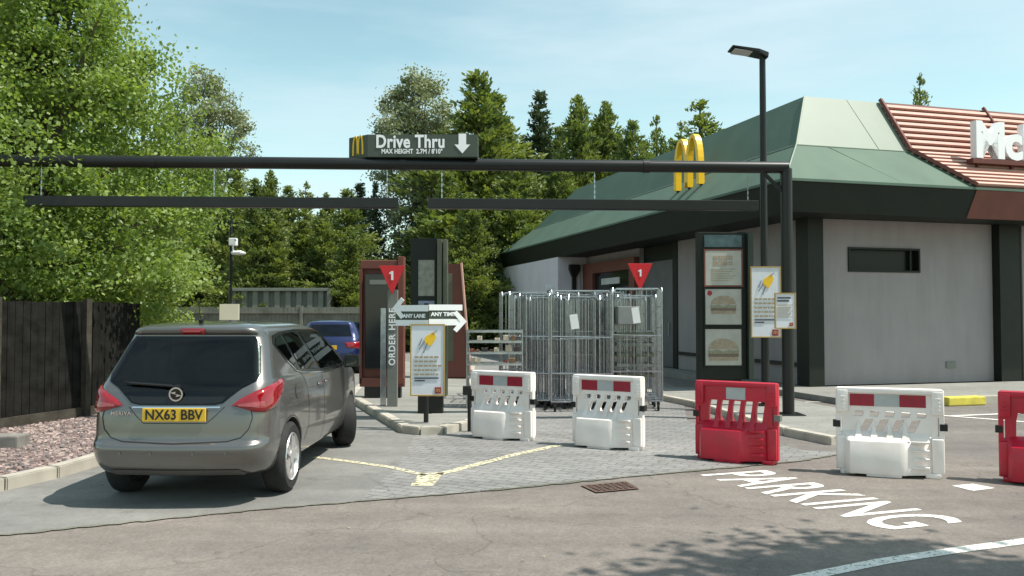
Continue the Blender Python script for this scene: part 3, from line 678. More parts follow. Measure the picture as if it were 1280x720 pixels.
def order_post(px_, py_, top_y, label, txt=True, tri_w=31):
    q = G(px_, py_, iz if txt else 0); Y = q.y; k = Y/F_PX; t = thing('order_post', label, 'order post', tuple(q))
    zt_ = P(0, 367, Y).z; hw = 6.2*k if txt else .07
    build('post', MB().cbox((q.x-hw, Y-.04, q.z), (q.x+hw, Y+.06, zt_+.06), .006), M_grey, t)
    z_hi = P(0, top_y, Y).z; z_lo = z_hi-tri_w*k*1.12; tw = tri_w*k/2
    tri = build('triangle', MB().shape([[(-tw, z_hi), (0, z_lo), (tw, z_hi)]], boardM((q.x, Y-.09, 0)), .04, .004), M_red, t)
    build('numeral', MB().shape([[(-.012,-.07),(.022,-.07),(.022,.075),(-.004,.075),(-.045,.045),(-.035,.022),(-.012,.038)]], boardM((q.x, Y-.12, z_hi-tw*.78)), .006), M_letter, tri)
    if txt:
        Mt = boardM((q.x, Y-.045, P(0, 421, Y).z)) @ Matrix.Rotation(R(90), 4, 'Z')
        build('lettering', MB().text('ORDER HERE', .142, Mt, .006, bold=.003, sp=1.12, spw=1.3), M_letter, t)
        build('speaker_plate', MB().cbox((q.x-.21, Y+.08, iz), (q.x-.12, Y+.12, P(0, 385, Y).z), .006), M_steel, t)
order_post(490.5, 508, 333, 'grey order post with red triangle on the kerbed island')
order_post(800, 489, 330, 'order post with red triangle rising behind the roll cages', False, 30)

# order display unit
Y = G(480, 497, iz).y; a, b = P(453, 321, Y), P(500, 490, Y); k = Y/F_PX
t = thing('order_display', 'terracotta framed order display with dark screen left on the island', 'order display', (a.x, Y, iz))
mb = MB(); x0_, x1_, zt_ = a.x, P(508, 0, Y+.1).x, a.z
mb.cbox((x0_, Y-.02, .42), (x1_-.1, Y+.12, zt_-.06), .01); mb.cbox((x1_-.11, Y-.12, .35), (x1_+.0, Y+.14, zt_), .01); mb.cbox((x0_-.02, Y-.10, zt_-.22), (x1_-.112, Y-.022, zt_-.07), .01)
mb.cbox((x0_-.03, Y-.1, .35), (x0_+.02, Y-.022, zt_-.225), .008); mb.cbox((x0_-.02, Y-.1, .3), (x1_+.02, Y-.021, .46), .01)
build('surround', mb, M_terra, t)
build('screen', MB().cbox((x0_+.08, Y-.16, .62), (x1_-.16, Y-.03, zt_-.32), .01), M_screen, t)
build('menu_strip', MB().box((x0_+.16, Y-.165, zt_-.5), (x1_-.3, Y-.161, zt_-.42)), M_grey, t)
build('plinth', MB().cbox((x0_+.06, Y-.08, iz), (x1_-.05, Y+.1, .36), .01), M_black, t)
# tall menu board with fins
Y = G(540, 516.5, iz).y; t = thing('menu_board', 'tall black menu board with olive fins and one sheet on the island', 'menu board', (P(537, 0, Y).x, Y, iz))
x0_, x1_ = P(515, 0, Y).x, P(547, 0, Y).x; zt_ = P(0, 298, Y).z
build('cabinet', MB().cbox((x0_, Y-.05, .45), (x1_, Y+.15, zt_), .01), M_dkgreen, t)
for xa, xb, dy in ((548, 553.5, 0), (555, 560, .06)): build('fin', MB().cbox((P(xa,0,Y).x, Y-.12+dy, .36), (P(xb,0,Y).x, Y+.16, zt_-.02), .006), M_olive, t)
build('plinth', MB().cbox((P(524,0,Y).x, Y-.02, iz), (P(555,0,Y).x, Y+.15, .44), .01), M_black, t)
a, b = P(523, 325, Y-.06), P(543, 370, Y-.06); build('menu_sheet', MB().cbox((a.x, Y-.065, b.z), (b.x, Y-.052, a.z), .002), mat('dull_menu_sheet', (.22,.22,.18), .5, vs=14, var=.25), t)
a, b = P(523, 376, Y-.06), P(543, 384, Y-.06); build('menu_sheet', MB().cbox((a.x, Y-.065, b.z), (b.x, Y-.052, a.z), .002), mat('blue_menu_sheet', (.2,.24,.32), .4, vs=14, var=.25), t)
# leaning terracotta panel
Y = 19.5; t = thing('order_display', 'terracotta order display with raked edge behind the lane sign', 'order display', (P(570,0,Y).x, Y, iz))
zt_ = P(0, 330, Y).z; mb = MB(); xa = P(556,0,Y).x; xb, xc = P(577,0,Y).x, P(589,0,Y).x
mb.loft([[(xa,Y,.12),(xc,Y-.1,.12),(xc,Y+.5,.12),(xa,Y+.5,.12)], [(xa,Y,zt_),(xb,Y-.1,zt_),(xb,Y+.5,zt_),(xa,Y+.5,zt_)]])
build('surround', mb, M_terra, t, bevel=.01)
mb = MB(); mb.tube([(xc+.01,Y-.12,.12),(xb+.01,Y-.12,zt_+.02)], .03, 6); build('edge_trim', mb, M_slat, t)
build('screen', MB().cbox((P(560,0,Y).x, Y-.05, .5), (P(568,0,Y).x, Y-.012, P(0,342,Y).z), .006), M_olive, t)

# big menu board by the building
Y = 16.6; t = thing('menu_board', 'tall dark green menu board with three lit food panels beside the building', 'menu board', (P(903,0,Y).x, Y, 0))
x0_, x1_, x2_ = P(870,0,Y).x, P(930,0,Y).x, P(937,0,Y).x; zt_ = P(0, 290, Y).z
build('cabinet', MB().cbox((x0_, Y, .3), (x1_, Y+.22, zt_), .012), M_dkgreen, t)
build('side_fin', MB().cbox((x1_+.004, Y-.12, .3), (x2_, Y+.26, zt_-.02), .01), mat('dark_green_fin', (.03,.042,.03), .5), t)
build('plinth', MB().cbox((x0_+.1, Y+.02, .0), (x1_-.1, Y+.2, .3), .01), M_black, t)
a, b = P(880, 294, Y), P(927, 309, Y); build('header', MB().cbox((a.x, Y-.02, b.z), (b.x, Y-.002, a.z), .004), mat('header_blue_green', (.05,.09,.10), .3, var=.4, vs=6), t)
M_bun = mat('bun_print', (.34,.27,.19), .5, var=.2, vs=20); M_lett = mat('lettuce_print', (.25,.25,.16), .5, var=.2, vs=30); M_patty = mat('patty_print', (.17,.12,.09), .5, var=.2, vs=30); M_pap2 = mat('menu_print_ground', (.42,.41,.36), .4, var=.12, vs=4)
for i, (ya, yb) in enumerate(((313, 357), (361, 406), (411, 457))):
    a, b = P(881, ya, Y), P(927, yb, Y); hw, hh_ = (b.x-a.x)/2, (a.z-b.z)/2; M0 = boardM(((a.x+b.x)/2, Y-.01, (a.z+b.z)/2))
    pn = build('menu_panel', MB().shape([rect(-hw, -hh_, hw, hh_)], M0, .018), [M_pap2], t)
    def lf(d): return M0 @ Matrix.Translation((0,0,d))
    build('panel_frame', MB().shape([rect(-hw-.025, -hh_-.025, hw+.025, hh_+.025), rect(-hw+.006, -hh_+.006, hw-.006, hh_-.006)], lf(.004), .02), M_terra if i == 0 else M_dkgreen, pn)
    if i == 0:
        mb = MB()
        for r0 in range(2):
            for k in range(4): mb.shape([rect(-.2+k*.1, .16-r0*.11, -.12+k*.1, .24-r0*.11)], lf(.012), .003)
        build('price_print', mb, M_bun, pn); mb = MB()
        for k in range(6): mb.shape([rect(-.24, -.03-k*.045, .24-.06*(k % 3), -.018-k*.045)], lf(.012), .003)
        build('line_print', mb, M_text, pn)
    else:
        s0 = 1.0 if i == 1 else 1.2; oy = .02 if i == 1 else -.06
        sc_ = Matrix.Diagonal((s0, s0, 1, 1))
        build('bun', MB().shape([ellipse(.0, oy+.03, .25, .17, 16, 0, math.pi)+[(-.25, oy+.03)]], lf(.012) @ sc_, .003).shape([rect(-.24, oy-.16, .24, oy-.09)], lf(.012) @ sc_, .003), M_bun, pn)
        build('lettuce', MB().shape([[(-.27,oy+.02),(-.2,oy-.0),(-.1,oy+.02),(0,oy-.01),(.1,oy+.02),(.2,oy),(.27,oy+.02),(.26,oy-.05),(-.26,oy-.05)]], lf(.015) @ Matrix.Diagonal((.95*s0,s0,1,1)), .003), M_lett, pn)
        build('patty', MB().shape([rect(-.25, oy-.095, .25, oy-.045)], lf(.018) @ sc_, .003), M_patty, pn)
        if i == 1: build('roundel', MB().shape([ellipse(-.27, .27, .05, .05)], lf(.012), .004), M_dkred, pn)

# ------------------------------------------------------------------ fences and shed
fa, fb = Vector((-7.9, 7.9, 0)), Vector((-5.2, 16.9, 0))
fb = Vector((-6.12, 13.7, 0))
ft = thing('board_fence', 'dark close board fence behind the slate chippings', 'fence', tuple(fa))
fd = (fb-fa); FL = fd.length; fd.normalize(); fn = Vector((fd.y, -fd.x, 0)); rf_ = random.Random(4)
def fence(t, a, d, n, L_, H_, wb, m1, m2, post, z0=.05, thick=.02, rails=True):
    mb = MB(); x = 0
    while x < L_:
        o = rf_.uniform(0, .006); h_ = H_+rf_.uniform(-.01, .01); p0 = a+d*x; p1 = a+d*(x+wb-.008)
        mb.prism([(p0+n*o)[:2], (p1+n*o)[:2], (p1+n*(o+thick))[:2], (p0+n*(o+thick))[:2]], z0+.15, z0+h_); x += wb
    build('boards', mb, m1, t)
    if rails:
        mb = MB(); p0 = a+n*.03; p1 = a+d*L_+n*.03; mb.prism([p0[:2], p1[:2], (p1+n*.025)[:2], (p0+n*.025)[:2]], z0, z0+.15); build('gravel_board', mb, m2, t)
    x = .3
    while x < L_:
        p = a+d*x+n*.03; mb = MB(); mb.prism([(p-d*.05)[:2], (p+d*.05)[:2], (p+d*.05+n*.09)[:2], (p-d*.05+n*.09)[:2]], z0-.02, z0+H_+.05); build('post', mb, m2, t); x += post
fence(ft, fa, fd, fn, FL, 1.72, .125, M_wood, M_post, 1.55)
# back fence of upright boards
t = thing('board_fence', 'grey green upright board fence across the back behind the silver car', 'fence', (-15, 30, 0))
fence(t, Vector((-15, 30, 0)), Vector((1,0,0)), Vector((0,-1,0)), 10.4, P(0, 384, 30).z, .14, M_fence2, M_fence2, 2.4, 0, .03, False)
mb = MB(); mb.box((-15, 29.9, P(0,384,30).z-.22), (-4.6, 29.96, P(0,384,30).z-.14)); build('top_rail', mb, M_fence2, t)
# steel store
t = thing('storage_container', 'grey green corrugated steel container behind the back fence', 'container', (-9, 33, 0))
xa, xb = P(292, 0, 33).x, P(414, 0, 33).x; zc = P(0, 360, 33).z; mb = MB()
n_ = 9; st_ = (xb-xa)/n_; pts = []
for i in range(n_):
    x = xa+i*st_; pts += [(x, 33.0), (x+st_*.45, 33.0), (x+st_*.55, 33.14), (x+st_*.92, 33.14)]
pts += [(xb, 33.0), (xb, 35.4), (xa, 35.4)]
mb.prism(pts, .1, zc-.12); build('corrugated_wall', mb, M_shed, t)
build('roof_rail', MB().cbox((xa-.05, 32.93, zc-.118), (xb+.05, 35.45, zc), .01), M_shed, t)
for x in (xa-.05, xb-.08): build('corner_post', MB().cbox((x, 32.92, 0), (x+.13, 33.0-.002, zc-.12), .01), M_shed, t)
# ------------------------------------------------------------------ water filled barriers
def barrier(kind, label, loc, rz, group):
    W, H = .97, .90; t = thing('plastic_barrier', label, 'barrier', loc, rz, group)
    ms = {'white': mat('white_plastic', (.88,.81,.78), .5, vs=3.5, bump=.08, bs=14, c2=(.74,.67,.62), detail=9), 'red': mat('red_plastic', (.55,.008,.035), .36, vs=3.5, bump=.08, bs=14, c2=(.40,.012,.03), detail=9)}
    m = MATB.setdefault(kind, ms[kind]); t.scale = (.92, .88, .955)
    # local frame: x along width from -W/2, front is -y
    mb = MB(); x0, x1 = -W/2, W/2
    Mv = boardM((0, 0, 0))          # x -> x, y -> z up, z -> -y
    zh0, zh1 = (.50, .66) if kind == 'white' else (.46, .70)
    holes = []
    nh = 5; wi = (W-.26)/nh
    for i in range(nh):
        cx = x0+.13+wi*(i+.5); sl = .045; hw = wi*(.44 if kind == 'white' else .36)
        if kind == 'white':
            holes.append([(cx-hw*.7+.012, .665), (cx+hw*.6+.012, .665), (cx+hw*.8+.01, .64), (cx+hw*.7, .595), (cx-hw*.7, .595)])
            if i < 4: holes.append([(cx+wi*.5-hw*.5+.02, .575), (cx+wi*.5+hw*.95+.02, .59), (cx+wi*.5+hw*.9, .53), (cx+wi*.5+hw*.1, .425), (cx+wi*.5-hw*.7, .41), (cx+wi*.5-hw*.95, .47)])
        else:
            holes.append([(cx-hw+sl*.4, .69), (cx+hw+sl*.4, .69), (cx+hw*1.1, .60), (cx+hw*.6, .44), (cx-hw*.2, .415), (cx-hw*1.05, .45), (cx-hw*1.0, .60)])
    sl_ = [[(x0+.035, .62), (x0+.06, .62), (x0+.06, .42), (x0+.035, .42)], [(x1-.06, .62), (x1-.035, .62), (x1-.035, .42), (x1-.06, .42)]]
    mb.shape([rect(x0, .05, x1, H-.02)]+holes+sl_, Mv, .07, .006)
    # top beam and end columns
    mb.cbox((x0+.001, -.075, H-.055), (x1-.001, .075, H), .02)
    for s_ in (-1, 1):
        cx = s_*(W/2-.055)
        for za, zb in ((.05, .40), (.64, H-.02)):
            mb.cbox((cx-.055, -.085, za), (cx+.055, .085, zb), .022)
        for k in range(4): mb.cbox((cx-.022, -.094, .68+k*.038), (cx+.022, -.08, .70+k*.038), .004)
    # water tank that bulges to both sides, offset so the ribbed part sits to the right
    def prof(z, s_):
        f1 = {0: .21, 1: .225, 2: .215, 3: .19, 4: .10, 5: .04}[z]
        k = [(.045, .05), (.075, f1*.8), (.11, f1), (.60, f1), (.655, f1*.93), (.69, f1*.8), (.93, max(.045, f1*.3))]
        return [(x0+W*.93*u*1.0+.02, -d) for u, d in k] if s_ < 0 else [(-(x0+W*.93*u+.02), d) for u, d in k]
    zs = [.03, .10, .27, .36, .405, .45]
    rings = [[(p[0], p[1], zs[i]) for p in prof(i, -1)+prof(i, 1)] for i in range(6)]
    mb.loft(rings)
    for side in (1, -1):
        for k in range(4):      # ribs
            mb.add(*bx2(side*(x0+W*.70), side*(x0+W*.86), side*-.165, side*-.09, .10+k*.085, .118+k*.085))
        for i in range(nh-1):   # claws rising from the tank between the openings
            cx = side*(x0+.13+wi*(i+(1 if kind == 'red' else .5))); r = wi*.27
            mb.loft([[(cx-r, side*-.15, .37), (cx+r, side*-.15, .37), (cx+r, side*.0, .37), (cx-r, side*.0, .37)], [(cx-r*.5, side*-.08, .46), (cx+r*.5, side*-.08, .46), (cx+r*.5, 0, .46), (cx-r*.5, 0, .46)], [(cx-.006, side*-.045, .56), (cx+.006, side*-.045, .56), (cx+.006, 0, .56), (cx-.006, 0, .56)]])
    for s_ in (-1, 1): mb.cbox((s_*(W/2-.10)-.07, -.095, 0), (s_*(W/2-.10)+.07, .095, .052), .015)
    mb.cbox((-.22, -.2, 0), (.1, .2, .05), .015)
    body = build('body', mb, m, t, local=True, smooth=True)
    z0, z1 = H-.19, H-.065
    if kind == 'white':
        for a, b, mm in ((-.36, -.135, 'r'), (-.13, .09, 'g'), (.095, .33, 'r')):
            build('reflective_panel', MB().box((a, -.047, z0), (b, -.0415, z1)), M_refr if mm == 'r' else M_refg, t, local=True)
    else: build('reflective_panel', MB().box((-.11, -.047, z0-.01), (.12, -.0415, z1)), M_refg, t, local=True)
    for s_ in (-1, 1): build('clip', MB().cbox((s_*W/2-.035, -.05, .48), (s_*W/2+.035, .05, .55), .006), M_black if kind == 'white' or s_ < 0 else M_grey, t, local=True)
    return t
def bx2(xa, xb, ya, yb, za, zb):
    x0, x1 = sorted((xa, xb)); y0, y1 = sorted((ya, yb))
    v = [(x0,y0,za),(x1,y0,za),(x1,y1,za),(x0,y1,za),(x0,y0,zb),(x1,y0,zb),(x1,y1,zb),(x0,y1,zb)]
    return [Vector(p) for p in v], [(0,3,2,1),(4,5,6,7),(0,1,5,4),(1,2,6,5),(2,3,7,6),(3,0,4,7)]
MATB = {}
M_refr = mat('reflective_crimson', (.30,.012,.03), .35, var=.12, vs=15); M_refg = mat('reflective_grey', (.42,.44,.44), .35, var=.1, vs=12)
def mid(pa, pb, H=.86):
    a, b = G(*pa, H), G(*pb, H); c = (a+b)/2; return (c.x, c.y, 0), math.atan2(b.y-a.y, b.x-a.x)
GB = 'water filled barriers across the closed lanes'
l, r = mid((591, 462.5), (668, 465.5)); barrier('white', 'white barrier farthest left standing before the tray trolley', l, r, GB)
l, r = mid((718, 467.5), (804, 471)); barrier('white', 'white barrier standing before the middle of the roll cages', l, r, GB)
l, r = mid((865, 474.5), (979, 479.5)); barrier('red', 'red barrier left of the gantry post with one grey panel', l, r, GB)
l, r = mid((1041, 483), (1183, 487)); barrier('white', 'white barrier standing right of the gantry post near the parking lettering', l, r, GB).scale.x = 1.0
l, r = mid((1248, 488), (1390, 494)); barrier('red', 'red barrier cut off by the right edge of the picture', l, r, GB)

# ------------------------------------------------------------------ roll cages
def cage_mesh(t, W, D, H, full=True, seed=0):
    rr = random.Random(seed); r = .013
    fr = MB()
    for s_ in (-1, 1):
        x = s_*W/2
        fr = MB(); fr.tube([(x, -D/2, .17), (x, -D/2, H-.06), (x, -D/2+.05, H), (x, D/2-.05, H), (x, D/2, H-.06), (x, D/2, .17), (x, -D/2, .17)], r, 6)
        build('side_frame', fr, M_steel, t, local=True)
    ar_ = MB(); ar_.tube([(-W/2, D/2, .17), (-W/2, D/2, H-.06), (-W/2+.05, D/2, H-.005), (W/2-.05, D/2, H-.005), (W/2, D/2, H-.06), (W/2, D/2, .17)], r, 6)
    ar_.tube([(-W/2, -D/2, H-.08), (-W/2+.06, -D/2, H-.01), (W/2-.06, -D/2, H-.01), (W/2, -D/2, H-.08)], r, 6)
    build('top_bow', ar_, M_steel, t, local=True)
    wr = MB(); n = 11
    for s_ in (-1, 1):
        for i in range(1, n):
            y = -D/2+D*i/n; wr.tube([(s_*W/2, y, .17), (s_*W/2, y+rr.uniform(-.01,.01), H-.02)], .0055, 4, False)
        for z in (.55, .95, 1.35, 1.7): wr.tube([(s_*W/2, -D/2, z*H/2), (s_*W/2, D/2, z*H/2)], .006, 4, False)
    n = 9
    for i in range(1, n): x = -W/2+W*i/n; wr.tube([(x, D/2, .17), (x, D/2, H-.02)], .0055, 4, False)
    for z in (.5, .9, 1.3): wr.tube([(-W/2, D/2, z), (W/2, D/2, z)], .006, 4, False)
    build('wire_infill', wr, M_steel, t, local=True)
    gtm = MB()
    for z in (.62*H, .32*H): gtm.tube([(-W/2, -D/2-.01, z), (W/2, -D/2-.01, z+rr.uniform(-.02,.02))], .011, 6)
    for i in range(1, 7): x = -W/2+W*i/7; gtm.tube([(x, -D/2-.005, .19), (x, -D/2-.005, .62*H if full else H-.05)], .0055, 4, False)
    build('front_bar', gtm, M_steel, t, local=True)
    bs = MB(); 
    for y in (-D/2, 0, D/2): bs.tube([(-W/2, y, .17), (W/2, y, .17)], .015, 6)
    for x in (-W/4, 0, W/4): bs.tube([(x, -D/2, .165), (x, D/2, .165)], .012, 6)
    build('base_frame', bs, M_steel, t, local=True)
    for sx in (-1, 1):
        for sy in (-1, 1):
            cx, cy = sx*(W/2-.06), sy*(D/2-.06); mb = MB(); mb.tube([(cx-.016, cy, .055), (cx+.016, cy, .055)], .055, 12); mb.box((cx-.025, cy-.02, .1), (cx+.025, cy+.02, .16)); build('castor', mb, M_rubber, t, local=True)
def cage(loc, rz, label, W=.78, D=.62, H=2.0, seed=0, full=True):
    t = thing('roll_cage', label, 'roll cage', loc, rz, 'steel roll cages parked behind the barriers'); cage_mesh(t, W, D, H, full, seed); return t
cA = cage((2.08, 14.15, 0), R(-3), 'front steel roll cage at the right hand end with stacked trays inside', .80, .66, 2.02, 1)
cB = cage((1.12, 14.0, 0), R(4), 'front middle steel roll cage with a white card on its bar', 1.0, .62, 1.98, 2)
cC = cage((.32, 14.3, 0), R(-6), 'front left steel roll cage behind the leftmost white barrier', .66, .7, 1.96, 3, False)
cN = cage((1.62, 14.55, 0), R(7), 'steel roll cage nested between the middle and right hand cages', .5, .6, 1.97, 4, False)
lab2 = 'steel roll cage nested in the crowded rows behind the front cages'
src = [cN, cC, cA]
for i, (x, y, a, lb) in enumerate(((.05, 14.95, 5, 'steel roll cage farthest left in the second row'), (.5, 14.85, -8, 'steel roll cage nested behind the front left cage'), (.88, 14.75, 3, 'steel roll cage squeezed left of the front middle cage'), (1.35, 15.0, -5, 'steel roll cage directly behind the front middle cage'), (1.8, 15.1, 6, 'steel roll cage behind the gap between the two front right cages'), (2.2, 15.0, -4, 'steel roll cage directly behind the right hand end cage'),
   (.25, 15.4, 12, 'steel roll cage at the back left of the crowded cages'), (1.1, 15.5, -10, 'steel roll cage at the back middle of the crowded cages'), (.42, 14.6, 14, 'steel roll cage nested into the front left cage'), (1.2, 14.5, -9, 'steel roll cage nested into the front middle cage'), (1.75, 14.8, 12, 'steel roll cage nested at the left side of the right hand end cage'), (.7, 14.45, -14, 'steel roll cage wedged between the front left and front middle cages'), (2.0, 14.6, 8, 'steel roll cage nested into the back of the right hand end cage'), (1.5, 15.5, 4, 'steel roll cage at the back right of the crowded cages'))):
    c = copy_thing(src[i % 2], (x, y, 0), R(a), lb)
    c.scale = (1, 1, 1-.004*i)
# nested side gates in the rows make the wire thick
def card(px_, py_, Y, w_, h_, label, t):
    q = P(px_, py_, Y); inv = MW[t.name].inverted(); mb = MB(); mb.xf = inv @ Matrix.Translation(q) @ Matrix.Rotation(R(-8), 4, 'Y'); mb.box((-w_/2, -.003, -h_/2), (w_/2, .003, h_/2)); build('label_card', mb, M_white, t, local=True)
card(718, 402, 13.66, .13, .24, '', cB); card(795, 394, 13.78, .12, .26, '', cA)
for k in range(5):
    z = .55+k*.17
    tr = MB(); tr.cbox((-.33, -.25, z), (.28, .25, z+.012), .004); tr.box((-.33, -.25, z+.012), (-.315, .25, z+.06)); tr.box((.265, -.25, z+.012), (.28, .25, z+.06)); tr.box((-.315, -.25, z+.012), (.265, -.238, z+.05))
    o = build('stacked_tray', tr, M_grey if k % 2 else M_olive, None); o.location = (2.08, 14.15, 0); o.rotation_euler = (0, 0, R(-3))
    tag(o, ('lowest', 'second lowest', 'middle', 'second highest', 'highest')[k]+' tray in the stack inside the right hand roll cage', 'tray', 'trays stacked in the right hand cage')
mb = MB(); mb.cbox((-.32, -.2, 1.42), (.05, .18, 1.72), .01); o = build('grey_crate', mb, mat('grey_crate', (.24,.25,.24), .6)); o.location = (2.08, 14.15, 0)
tag(o, 'grey plastic crate at the top inside the right hand roll cage', 'crate')
# tray trolley at the left
q = G(620, 500); t = thing('tray_trolley', 'low steel shelf trolley with odd packaging left of the roll cages', 'trolley', (P(619,0,13.6).x, 13.6, 0))
W, D = .88, .5; mb = MB()
for sx in (-1, 1):
    for sy in (-1, 1): mb.tube([(sx*W/2, sy*D/2, .12), (sx*W/2, sy*D/2, P(0, 412, 13.4).z)], .014, 6)
build('upright', mb, M_steel, t, local=True)
zs = [P(0, y, 13.4).z for y in (414, 427, 441, 455, 470, 488)]
for z in zs:
    mb = MB()
    for y in (-D/2, D/2): mb.box((-W/2, y-.01, z-.02), (W/2, y+.01, z+.012))
    for i in range(12): x = -W/2+W*(i+.5)/12; mb.box((x-.005, -D/2, z-.006), (x+.005, D/2, z))
    build('shelf', mb, M_steel, t, local=True)
for sx in (-1, 1):
    for sy in (-1, 1): cx, cy = sx*(W/2-.02), sy*(D/2-.02); build('castor', MB().tube([(cx-.016, cy, .055), (cx+.016, cy, .055)], .055, 12), M_rubber, t, local=True)
MC = [mat('brown_card', (.22,.13,.07), .8), mat('cream_card', (.6,.52,.4), .8), mat('dark_pack', (.05,.04,.035), .7), mat('red_pack', (.3,.07,.04), .6)]
rr = random.Random(11)
ordn = ('first', 'second', 'third', 'fourth', 'fifth', 'sixth', 'seventh', 'eighth')
for zi, z in enumerate(zs[1:]):
    kk = 0
    x = -W/2+.05
    while x < W/2-.12:
        w_ = rr.uniform(.04, .11); h_ = rr.uniform(.03, .10)
        if rr.random() < .72:
            mb = MB(); y = rr.uniform(-.2, -.02); mb.cbox((x, y, z+.014), (x+w_, y+rr.uniform(.08, .18), z+.014+h_), .004); ci = rr.randrange(4); o = build('packet', mb, MC[ci]); o.location = (P(619,0,13.6).x, 13.6, 0)
            tag(o, '%s packet, %s from the left on the %s shelf of the low trolley' % (('brown', 'cream', 'blackish', 'reddish')[ci], ordn[kk], ('second', 'third', 'fourth', 'fifth', 'bottom')[zi]), 'packet', 'packets on the trolley shelves'); kk += 1
        x += w_+rr.uniform(.01, .06)
# chain and lock bracket left of the first barrier
mb = MB(); q = G(585, 545); mb.tube([(q.x, q.y+.4, .0), (q.x, q.y+.4, .62)], .03, 8); mb.cbox((q.x-.09, q.y+.33, .5), (q.x+.05, q.y+.42, .62), .01)
tag(build('stub_post', mb, M_black), 'short black post at the left end of the leftmost white barrier', 'post')
q = P(688, 359, 28.6); mb = MB(); mb.cbox((q.x-.16, 28.5, q.z-.07), (q.x+.12, 28.66, q.z+.07), .02); mb.box((q.x+.0, 28.66, q.z-.04), (q.x+.1, 28.9, q.z+.04))
tag(build('wall_camera', mb, M_white), 'small white camera box on the corner of the white bay above the cages', 'camera')
# ------------------------------------------------------------------ cars
def interp_rows(rows, n):
    rows = np.array(rows, float); k = len(rows); res = []
    def cr(p0, p1, p2, p3, t): return .5*((2*p1)+(-p0+p2)*t+(2*p0-5*p1+4*p2-p3)*t*t+(-p0+3*p1-3*p2+p3)*t**3)
    for i in range(k-1):
        for j in range(n):
            t = j/n; res.append(cr(rows[max(i-1,0)], rows[i], rows[i+1], rows[min(i+2,k-1)], t))
    res.append(rows[-1]); return res
def inside(p, poly):
    c = False; n = len(poly); j = n-1
    for i in range(n):
        a, b = poly[i], poly[j]
        if (a[1] > p[1]) != (b[1] > p[1]) and p[0] < (b[0]-a[0])*(p[1]-a[1])/(b[1]-a[1])+a[0]: c = not c
        j = i
    return c
def inset(ol, f=.94):
    cx = sum(p[0] for p in ol)/len(ol); cy = sum(p[1] for p in ol)/len(ol); return [(cx+(p[0]-cx)*f, cy+(p[1]-cy)*f) for p in ol]
